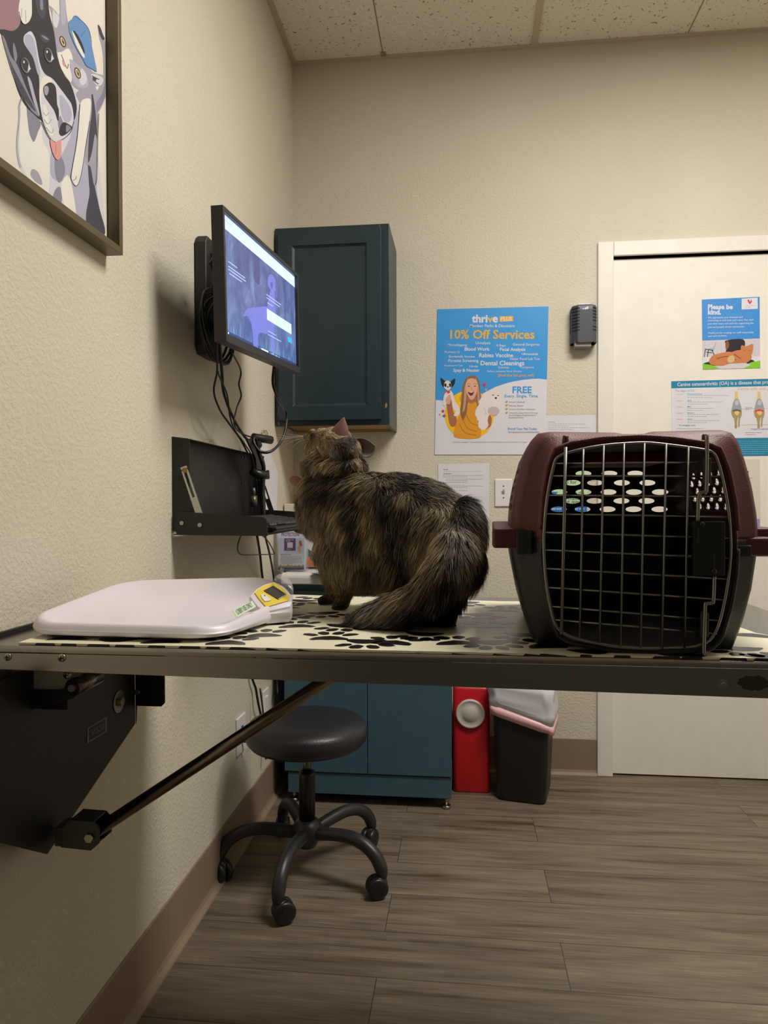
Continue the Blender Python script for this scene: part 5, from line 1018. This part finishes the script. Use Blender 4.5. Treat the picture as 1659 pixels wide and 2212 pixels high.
def binring(w_, d_, r, z, wob=0, ph=0, n=12):
    out = []
    for p in rounded([((-w_, -d_), r), ((w_, -d_), r), ((w_, d_), r), ((-w_, d_), r)], n):
        a = math.atan2(p.y, p.x); k = 1+wob*math.sin(a*5+ph)+wob*.6*math.sin(a*11+2*ph); x_, y_ = p.x*k, p.y*k; c_, s_ = math.cos(-.21), math.sin(-.21)
        out.append(Vector((.960+x_*c_-y_*s_, -.205+x_*s_+y_*c_, z)))
    return out
m = MB(); m.loft([binring(.086, .100, .03, .0005), binring(.092, .105, .03, .010), binring(.102, .113, .035, .22), binring(.112, .120, .04, .432), binring(.108, .116, .04, .432), binring(.094, .112, .035, .20), binring(.082, .10, .03, .012)]); m.build('bin_body', pm('black_bin_plastic', (24, 23, 25), .4, bump=.1, bs=90), tb)
BAG = pm('white_bag_film', (222, 222, 230), .3, var=.05, alpha=.93); BAG.node_tree.nodes['Principled BSDF'].inputs['Roughness'].default_value = .28
PNK = pm('pink_drawstring', (236, 186, 194), .35)
def bagring(w_, d_, z, wob, ph, tilt=0, jit=.0):
    R2 = binring(w_*.95, d_*.90, .045, z, wob, ph, 16)
    out = []
    for p in R2:
        q_ = Vector((p.x-.960, p.y+.205, 0)); f_ = 1+(.035*noise.noise(Vector((p.x*28, p.y*28, z*16)))+.035*noise.noise(Vector((p.x*60+9, p.y*60, z*45))))*(1 if jit else 0)+(.012 if jit else 0)
        out.append(Vector((.960+q_.x*f_, -.205+q_.y*f_, p.z-tilt*(p.x-.966)/.13+noise.noise(p*30)*jit)))
    return out
m = MB(); m.loft([bagring(.085, .10, .30, .03, 3), bagring(.098, .114, .40, .012, 1, 0, .01), bagring(.106, .122, .436, .012, .5, 0, .006), bagring(.116, .133, .443, .010, 0, 0, .006), bagring(.124, .140, .438, .012, .4, .0, .008), bagring(.127, .142, .420, .02, 1.4, .01, .012), bagring(.126, .142, .405, .022, 1.8, .014, .012), bagring(.126, .141, .388, .022, 2.2, .018, .014), bagring(.126, .141, .370, .022, 3, .022, .012), bagring(.126, .140, .350, .02, 4.2, .03, .012), bagring(.124, .138, .325, .018, 5.5, .035, .008)], cap0=True, cap1=False); m.build('bin_liner', BAG, tb, solid=.0008)
m = MB(); m.loft([bagring(.125, .139, .326, .018, 5.5, .035, .008), bagring(.1275, .142, .312, .018, 5.7, .036, .008), bagring(.125, .139, .292, .018, 6.0, .038, .006)], cap0=False, cap1=False); m.build('drawstring', PNK, tb, solid=.0008)

# ------------------------------------------------------------------ the cat
cat = thing('cat', (.56, -1.74, MATZ), 'longhaired brown tortoiseshell tabby cat crouching on the paw print mat, looking up to the left', 'cat')
def Yc(px): return -1.625-(px-720)/240*.14
def CP(px, py, dy=0.): return hit(px, py, 1, Yc(px)+dy)
PXM = .00083
m = MB()
def blobc(px, py, rx, rz, ry, dy=0., rot=0.):
    M = Matrix.Rotation(math.radians(rot), 3, 'Y'); m.ell(CP(px, py, dy), (rx*PXM, ry, rz*PXM), 14, M=M)
blobc(738, 1095, 84, 92, .070); blobc(708, 1062, 66, 60, .058); blobc(684, 1090, 44, 70, .05); blobc(800, 1095, 95, 78, .072); blobc(835, 1140, 125, 98, .082); blobc(905, 1110, 98, 76, .078, rot=12); blobc(945, 1160, 88, 98, .085); blobc(985, 1190, 55, 85, .078, rot=-8); blobc(790, 1190, 78, 70, .065)
blobc(868, 1085, 100, 62, .074, rot=6); blobc(700, 1100, 48, 70, .055); blobc(795, 1215, 85, 62, .060); blobc(870, 1215, 70, 70, .065); blobc(1000, 1150, 42, 70, .06); blobc(730, 1180, 52, 80, .050); blobc(722, 1015, 50, 40, .045, -.005, rot=-20)
blobc(745, 1008, 52, 32, .046, -.008); blobc(690, 1010, 34, 40, .04, -.004)
# head
blobc(728, 958, 46, 37, .042, -.005, rot=18); blobc(748, 975, 37, 34, .043, -.01); blobc(698, 950, 30, 27, .033, -.005); blobc(676, 947, 20, 17, .022); blobc(665, 944, 12, 9, .014); blobc(680, 965, 26, 20, .026); blobc(676, 934, 10, 9, .020, -.004)
def limb(pts):
    P_ = [(hit(a, b, 1, y_) if len(q_) == 4 else None, q_[-1]) for q_ in pts for a, b, y_ in [q_[:3]]]
    for i in range(len(P_)-1):
        (a, ra), (b, rb) = P_[i], P_[i+1]
        for j in range(6): t_ = j/6; p = a.lerp(b, t_); r = ra+(rb-ra)*t_; m.ell(p, (r, r, r), 8)
    m.ell(P_[-1][0], (P_[-1][1],)*3, 8)
limb([(725, 1180, -1.60, .036), (722, 1240, -1.595, .024), (720, 1278, -1.59, .0155), (716, 1291, -1.592, .0145)])
limb([(755, 1190, -1.68, .036), (745, 1250, -1.665, .024), (742, 1290, -1.655, .015), (738, 1304, -1.662, .0135)])
m.ell(hit(706, 1297, 1, -1.60), (.020, .014, .0105), 10); m.ell(hit(733, 1312, 1, -1.668), (.016, .014, .0095), 10)
for dx in (-.013, -.004, .005): m.ell(hit(695, 1300, 1, -1.60)+Vector((0, dx, 0)), (.006, .0045, .0065), 8)
limb([(960, 1200, -1.79, .055), (965, 1270, -1.80, .036), (962, 1320, -1.815, .020), (958, 1345, -1.835, .0145)]); m.ell(hit(950, 1347, 1, -1.835)+Vector((0, 0, -.001)), (.026, .015, .0105), 10)
limb([(930, 1200, -1.70, .05), (940, 1290, -1.70, .03), (925, 1322, -1.70, .016)])
# tail, sweeping forward round the hind leg
limb([(985, 1130, -1.80, .026), (982, 1180, -1.848, .030), (965, 1235, -1.872, .032), (930, 1283, -1.875, .031), (880, 1313, -1.868, .029), (825, 1330, -1.855, .023), (778, 1340, -1.84, .013)])
cb_ = m.build('body', None, cat, fix=False)
md = cb_.modifiers.new('r', 'REMESH'); md.mode = 'VOXEL'; md.voxel_size = .0032
md = cb_.modifiers.new('s', 'SMOOTH'); md.iterations = 7; md.factor = .6
apply_mods(cb_); me = cb_.data
for p in me.vertices:
    zz = p.co.z
    if zz < .0012: p.co.z = .0012
for p in me.polygons: p.use_smooth = True
me.update()
nv = len(me.vertices); V = np.empty(nv*3); me.vertices.foreach_get('co', V); V = V.reshape(-1, 3); loc = np.array(world_loc(cb_)); V = V+loc
me.calc_loop_triangles(); T = np.empty(len(me.loop_triangles)*3, int); me.loop_triangles.foreach_get('vertices', T); T = T.reshape(-1, 3)
VN = np.empty(nv*3); me.vertices.foreach_get('normal', VN); VN = VN.reshape(-1, 3)
fv, rv, uv = np.array(_f), np.array(_r2), np.array(_u2); cam_ = np.array(CAM)
def px_of(P_):
    d = P_-cam_; z = d@fv; return np.stack([829.5+F*(d@rv)/z, 1106-F*(d@uv)/z], 1)
BK, DB, BR, TN, LT, GY, DG_ = (24, 21, 21), (56, 46, 38), (108, 92, 68), (156, 134, 100), (206, 184, 146), (118, 112, 106), (62, 59, 58)
GUIDE = [ # px, py, dx, dy, length mm, colour
 (662,943,.8,.1,3,TN),(675,930,.8,-.3,4,TN),(672,940,.8,.1,3.5,DB),(690,922,.9,-.2,8,LT),(705,918,1,0,10,LT),(722,925,1,.2,10,LT),(690,945,.8,.4,8,TN),(715,950,.8,.5,8,TN),(720,935,.9,.3,9,LT),(735,960,.7,.5,9,DB),(760,955,.7,.5,9,BK),(770,960,.6,.8,9,TN),(785,990,.4,.8,12,DB),(775,985,.3,.8,12,TN),
 (660,962,-.5,.7,10,TN),(680,972,-.6,.7,16,LT),(650,985,-1,.5,26,TN),(665,995,-.9,.6,28,BR),(700,975,-.7,.5,16,TN),(725,978,-.3,.6,14,GY),(740,985,0,.6,14,BK),(755,980,.2,.7,12,DB),(700,1000,-.9,.5,26,TN),(730,1003,-.7,.4,22,TN),(770,1003,.5,.4,18,TN),(750,1000,-.2,.3,18,DB),
 (665,1015,-1,.5,26,BR),(655,1040,-1,.6,26,TN),(690,1030,-1,.7,30,DB),(720,1025,-.9,.6,30,BK),(760,1022,-.7,.5,28,DB),(790,1015,.6,.2,18,BR),(780,1035,-.6,.5,26,BR),
 (650,1075,-.7,1,30,BR),(680,1070,-.9,.9,34,DB),(715,1060,-.9,.8,34,BK),(750,1055,-.8,.8,34,DB),(700,1100,-.7,1,36,BR),(670,1110,-.5,1,34,BR),(730,1095,-.7,1,36,TN),(765,1085,-.6,1,34,DB),(800,1050,-.5,.7,28,BR),(830,1040,.2,.8,26,BR),
 (690,1150,-.5,1,36,TN),(720,1140,-.5,1,36,BR),(750,1130,-.5,1,36,TN),(770,1120,-.4,1,36,BK),(770,1160,-.4,1,36,BK),(795,1110,-.3,1,34,TN),(810,1150,-.3,1,34,TN),(800,1190,-.3,1,34,BR),(840,1090,-.2,1,34,BK),(845,1130,-.2,1,34,BK),(865,1170,-.3,1,34,BK),(825,1180,-.3,1,34,BR),(870,1070,-.1,.9,30,BR),(885,1100,-.2,1,32,DB),(880,1140,-.4,1,32,DB),
 (830,1045,.6,.3,24,BK),(865,1052,.7,.4,26,BK),(905,1060,.7,.5,26,BK),(950,1070,.8,.6,28,BK),(985,1085,.7,.8,28,BK),(840,1070,-.1,.8,28,BK),(775,1140,-.4,1,36,BK),(760,1110,-.5,1,36,BK),(858,1150,-.3,1,34,BK),(870,1190,-.4,1,34,BK),(820,1015,1,.15,18,BK),(860,1018,1,.2,18,BK),(900,1026,1,.25,20,BK),(940,1038,1,.35,24,BK),(980,1055,1,.5,26,BK),(1000,1075,.9,.8,28,BK),(860,1040,.6,.6,22,BK),(920,1052,.5,.7,26,DB),(960,1075,.5,.7,26,BR),(930,1040,.9,.4,18,BR),(985,1095,.6,.7,28,DB),
 (1010,1110,.8,.9,32,DB),(1025,1140,.7,1,36,BR),(1035,1180,.5,1,38,BR),(1040,1220,.2,1,38,DB),(1020,1160,.4,1,38,TN),(1010,1200,.2,1,38,BR),(1020,1250,-.1,1,38,TN),(1000,1230,0,1,36,BR),(1000,1270,-.1,1,32,BR),
 (950,1110,-.6,.7,30,BR),(970,1105,-.3,.8,30,TN),(930,1140,-.6,1,34,BR),(915,1170,-.6,1,36,TN),(945,1160,-.5,1,36,TN),(935,1190,-.6,1,38,TN),(985,1120,0,1,32,BK),(985,1160,.05,1,36,GY),(975,1200,-.1,1,38,BK),(960,1190,-.3,1,38,BR),
 (905,1210,-.6,1,38,BR),(930,1230,-.6,1,40,BR),(965,1250,-.2,1,38,BK),(950,1290,-.4,1,36,BK),(985,1280,0,1,30,BK),(900,1260,-.9,.8,40,BR),(870,1285,-1,.6,42,TN),(840,1295,-1,.5,44,GY),(880,1310,-1,.5,44,DG_),(920,1310,-.8,.7,40,BK),(900,1335,-1,.4,36,BK),(850,1335,-1,.35,40,DG_),(815,1315,-1,.4,44,GY),(800,1335,-1,.3,42,DG_),(775,1340,-1,.2,36,DG_),(930,1345,-.6,.3,26,BK),
 (730,1190,-.3,1,36,BR),(760,1200,-.3,1,36,TN),(790,1215,-.3,1,34,DB),(820,1220,-.3,1,36,DB),(850,1220,-.4,1,36,BR),(880,1215,-.5,1,36,DB),(715,1220,-.2,1,26,TN),(740,1230,-.2,1,26,TN),(760,1250,-.2,1,28,BR),(790,1250,-.3,1,32,BR),(820,1260,-.6,1,32,BR),
 (722,1268,-.1,1,12,TN),(716,1285,-.3,1,5,BR),(703,1298,-1,.4,3,DB),(745,1285,-.1,1,9,BR),(732,1310,-1,.3,3,DB),(965,1320,0,1,16,BK),(960,1345,-.2,1,7,BK),(940,1350,-1,.2,5,BK),(980,1310,.1,1,18,BK)]
G_ = np.array([g[:5] for g in GUIDE], float); GC = np.array([lin(g[5])[:3] for g in GUIDE])
def field(pix, pw=3.0, chunk=4000):
    out = np.empty((len(pix), 3)); col = np.empty((len(pix), 3))
    for i in range(0, len(pix), chunk):
        d2 = ((pix[i:i+chunk, None]-G_[None, :, :2])**2).sum(2)+20; w = d2**(-pw/2*1.35); w /= w.sum(1, keepdims=True)
        out[i:i+chunk] = w@G_[:, 2:5]; col[i:i+chunk] = w@GC
    return out, col
def streak(P_, D_, f1, st=.85):
    q = P_-D_*((P_*D_).sum(1, keepdims=True)*st); return np.array([noise.noise(Vector(a)*f1) for a in q])
# base skin colour
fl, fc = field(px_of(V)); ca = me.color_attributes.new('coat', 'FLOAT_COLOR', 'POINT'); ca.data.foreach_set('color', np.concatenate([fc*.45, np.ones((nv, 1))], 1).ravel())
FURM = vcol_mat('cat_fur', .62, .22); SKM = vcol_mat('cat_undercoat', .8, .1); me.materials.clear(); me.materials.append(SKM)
# strands
NS = 92000
A3, B3, C3 = V[T[:, 0]], V[T[:, 1]], V[T[:, 2]]; ar = np.linalg.norm(np.cross(B3-A3, C3-A3), axis=1)
cen3 = (A3+B3+C3)/3; pc_ = px_of(cen3); ff, _ = field(pc_)
facing = ((cam_-cen3)*np.cross(B3-A3, C3-A3)).sum(1); wgt = ar*np.where(facing > 0, 1.0, .45)*np.where(ff[:, 2] < 14, 2.2, 1.0)
ti = rng.choice(len(T), NS, p=wgt/wgt.sum()); r1 = np.sqrt(rng.random(NS)); r2 = rng.random(NS)
bw = np.stack([1-r1, r1*(1-r2), r1*r2], 1); R0 = (bw[:, :, None]*V[T[ti]]).sum(1); N0 = (bw[:, :, None]*VN[T[ti]]).sum(1); N0 /= np.linalg.norm(N0, axis=1, keepdims=True)
keep = R0[:, 2] > MATZ+.003; R0, N0 = R0[keep], N0[keep]; NS = len(R0)
PX = px_of(R0); fl, fc = field(PX)
D0 = fl[:, 0:1]*rv-fl[:, 1:2]*uv; D0 += rng.normal(0, .13, (NS, 3)); D0 -= N0*(D0*N0).sum(1, keepdims=True); D0 /= np.linalg.norm(D0, axis=1, keepdims=True)+1e-9
LEN = fl[:, 2]*.001*rng.uniform(.55, 1.25, NS)
lift = rng.uniform(.12, .62, NS)[:, None]; lift = np.where(LEN[:, None] < .012, lift*.8, lift)
# clumping
NCL = 5200; seeds = rng.choice(NS, NCL, replace=False); kd = kdtree.KDTree(NCL)
for i, s_ in enumerate(seeds): kd.insert(R0[s_], i)
kd.balance(); near = np.array([seeds[kd.find(p)[1]] for p in R0])
npt = 5; ts = np.linspace(0, 1, npt); Dm = D0+N0*lift; Dm /= np.linalg.norm(Dm, axis=1, keepdims=True)
down = np.array([0, 0, -1.0]); P_ = np.empty((NS, npt, 3))
for k, t_ in enumerate(ts):
    P_[:, k] = R0+Dm*(LEN*t_)[:, None]-N0*(LEN*t_*t_*.22)[:, None]+down*(LEN*t_*t_*.12)[:, None]
tipc = P_[near]; same = ((N0*N0[near]).sum(1) > .3) & (np.linalg.norm(R0-R0[near], axis=1) < .012)
cl = rng.uniform(.25, .8, NS)*same
for k, t_ in enumerate(ts): P_[:, k] += (tipc[:, k]-P_[:, k])*(cl*t_*t_)[:, None]
P_[:, :, 2] = np.maximum(P_[:, :, 2], MATZ+.0012)
Wd = np.where(LEN < .012, .00075, .0011)*rng.uniform(.7, 1.3, NS); tw = rng.uniform(-.5, .5, NS)
side = np.cross(N0, D0); side = side*np.cos(tw)[:, None]+N0*np.sin(tw)[:, None]
wk = np.array([.8, 1.0, .85, .55])
VV = np.empty((NS, 9, 3))
for k in range(4):
    o_ = side*(Wd*wk[k]*.5)[:, None]; VV[:, 2*k] = P_[:, k]-o_; VV[:, 2*k+1] = P_[:, k]+o_
VV[:, 8] = P_[:, 4]
# colour: guide colour, broken into streaks and locks, darker at the root and warmer at the tip
s1 = streak(R0, D0, 34, .75); s2 = streak(R0[near], D0[near], 110, .6); s3 = rng.normal(0, .18, NS)
br = np.exp(.95*s1+.9*s2+s3); warm = streak(R0+3.3, D0, 22, .7)
col = fc*br[:, None]*(1+np.stack([.22*warm, .05*warm, -.20*warm], 1)); silver = np.array([noise.noise(Vector(a)*60+Vector((9, 3, 1))) for a in R0])
isw = (rng.random(NS) < .05+.10*(silver > .25)); col = np.where(isw[:, None], col*.35+np.array(lin((150, 140, 128))[:3])*.6, col)
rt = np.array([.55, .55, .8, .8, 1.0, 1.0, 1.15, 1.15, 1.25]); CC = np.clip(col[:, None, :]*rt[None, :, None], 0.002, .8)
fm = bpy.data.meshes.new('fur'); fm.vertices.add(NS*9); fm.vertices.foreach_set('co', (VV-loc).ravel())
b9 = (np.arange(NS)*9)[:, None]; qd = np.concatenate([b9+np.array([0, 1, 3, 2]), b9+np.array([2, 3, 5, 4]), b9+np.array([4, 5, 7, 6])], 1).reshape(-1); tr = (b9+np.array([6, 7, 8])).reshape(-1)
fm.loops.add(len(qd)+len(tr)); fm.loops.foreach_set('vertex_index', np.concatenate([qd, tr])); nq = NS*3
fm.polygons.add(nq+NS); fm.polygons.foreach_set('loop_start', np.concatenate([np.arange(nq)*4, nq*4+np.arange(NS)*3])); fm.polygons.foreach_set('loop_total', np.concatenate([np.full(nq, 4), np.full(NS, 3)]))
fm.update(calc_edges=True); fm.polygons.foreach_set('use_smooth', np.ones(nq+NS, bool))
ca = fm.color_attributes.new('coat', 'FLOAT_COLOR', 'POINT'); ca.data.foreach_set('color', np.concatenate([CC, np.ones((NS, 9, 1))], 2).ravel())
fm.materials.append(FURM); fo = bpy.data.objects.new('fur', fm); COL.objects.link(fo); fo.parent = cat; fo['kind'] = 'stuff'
# ears: cupped triangles
EARM = pm('ear_skin', (122, 86, 76), .6, var=.15, vs=60); EARB = pm('ear_back', (96, 84, 78), .65, var=.2, vs=80)
def ear(b0, b1, tip, bow, mat, lab, pw=1.7):
    b0, b1, tip = Vector(b0), Vector(b1), Vector(tip); nn = (b1-b0).cross(tip-b0).normalized()*bow; rows = []
    for i in range(9):
        t_ = i/8; w_ = (1-t_**pw); c_ = (b0+b1)/2+(tip-(b0+b1)/2)*t_; r_ = []
        for j in range(9): u_ = j/8*2-1; r_.append(c_+(b1-b0)*.5*u_*w_*(1+.12*math.sin(PI*t_))+nn*(1-u_*u_)*w_)
        rows.append(r_)
    mm_ = MB(); mm_.add([p for r_ in rows for p in r_], [(i*9+j, i*9+j+1, (i+1)*9+j+1, (i+1)*9+j) for i in range(8) for j in range(8)], None, True)
    return tag(mm_.build('ear', mat, cat, solid=.0022, subd=1), lab)
yh = Yc(728)-.010
ear(hit(706, 950, 1, yh-.024), hit(750, 954, 1, yh-.018), hit(743, 901, 1, yh-.022), .011, EARM, 'upright pink-edged ear')
ear(hit(766, 948, 1, yh-.012), hit(782, 988, 1, yh-.030), hit(812, 964, 1, yh-.024), -.010, EARB, 'ear turned sideways', 3.2)
tag(MB().ell(hit(677, 930, 1, Yc(677)-.008), (.0042, .006, .0042), 12).build('eye', pm('cat_eye', (60, 56, 40), .08, coat=1), cat), 'half-seen eye'); 
MB().ell(hit(658, 944, 1, Yc(658)), (.0045, .0055, .0035), 10).build('nose', pm('cat_nose', (120, 72, 64), .45), cat)
WHK = pm('whisker_white', (226, 220, 210), .4)
for pts in ([(660, 943), (640, 943), (620, 943), (600, 938)], [(660, 944), (638, 944), (618, 948), (598, 949)], [(661, 946), (640, 950), (625, 957), (608, 967)], [(661, 945), (635, 946), (612, 946), (590, 944)], [(662, 948), (645, 955), (632, 966)], [(660, 942), (640, 940), (622, 938)]):
    n_ = len(pts); MB().tube(crom([hit(a, b, 1, Yc(660)-.006-.004*i) for i, (a, b) in enumerate(pts)], 5), [.00042*(1-.75*i/((n_-1)*5)) for i in range((n_-1)*5+1)], 5).build('whisker', WHK, cat)
CO = pm('tan_collar', (150, 104, 82), .55, var=.15)
for (a, b, r_) in ((657, 1008, .0115), (640, 1040, .0125)):
    q = hit(a, b, 1, Yc(a)-.012); mm_ = MB(); mm_.ell(q, (r_*1.25, .0028, r_*.85), 12, M=Matrix.Rotation(math.radians(28), 3, 'Y')); tag(mm_.build('collar_tab', CO, cat), 'rounded pink-edged tab in the ruff')
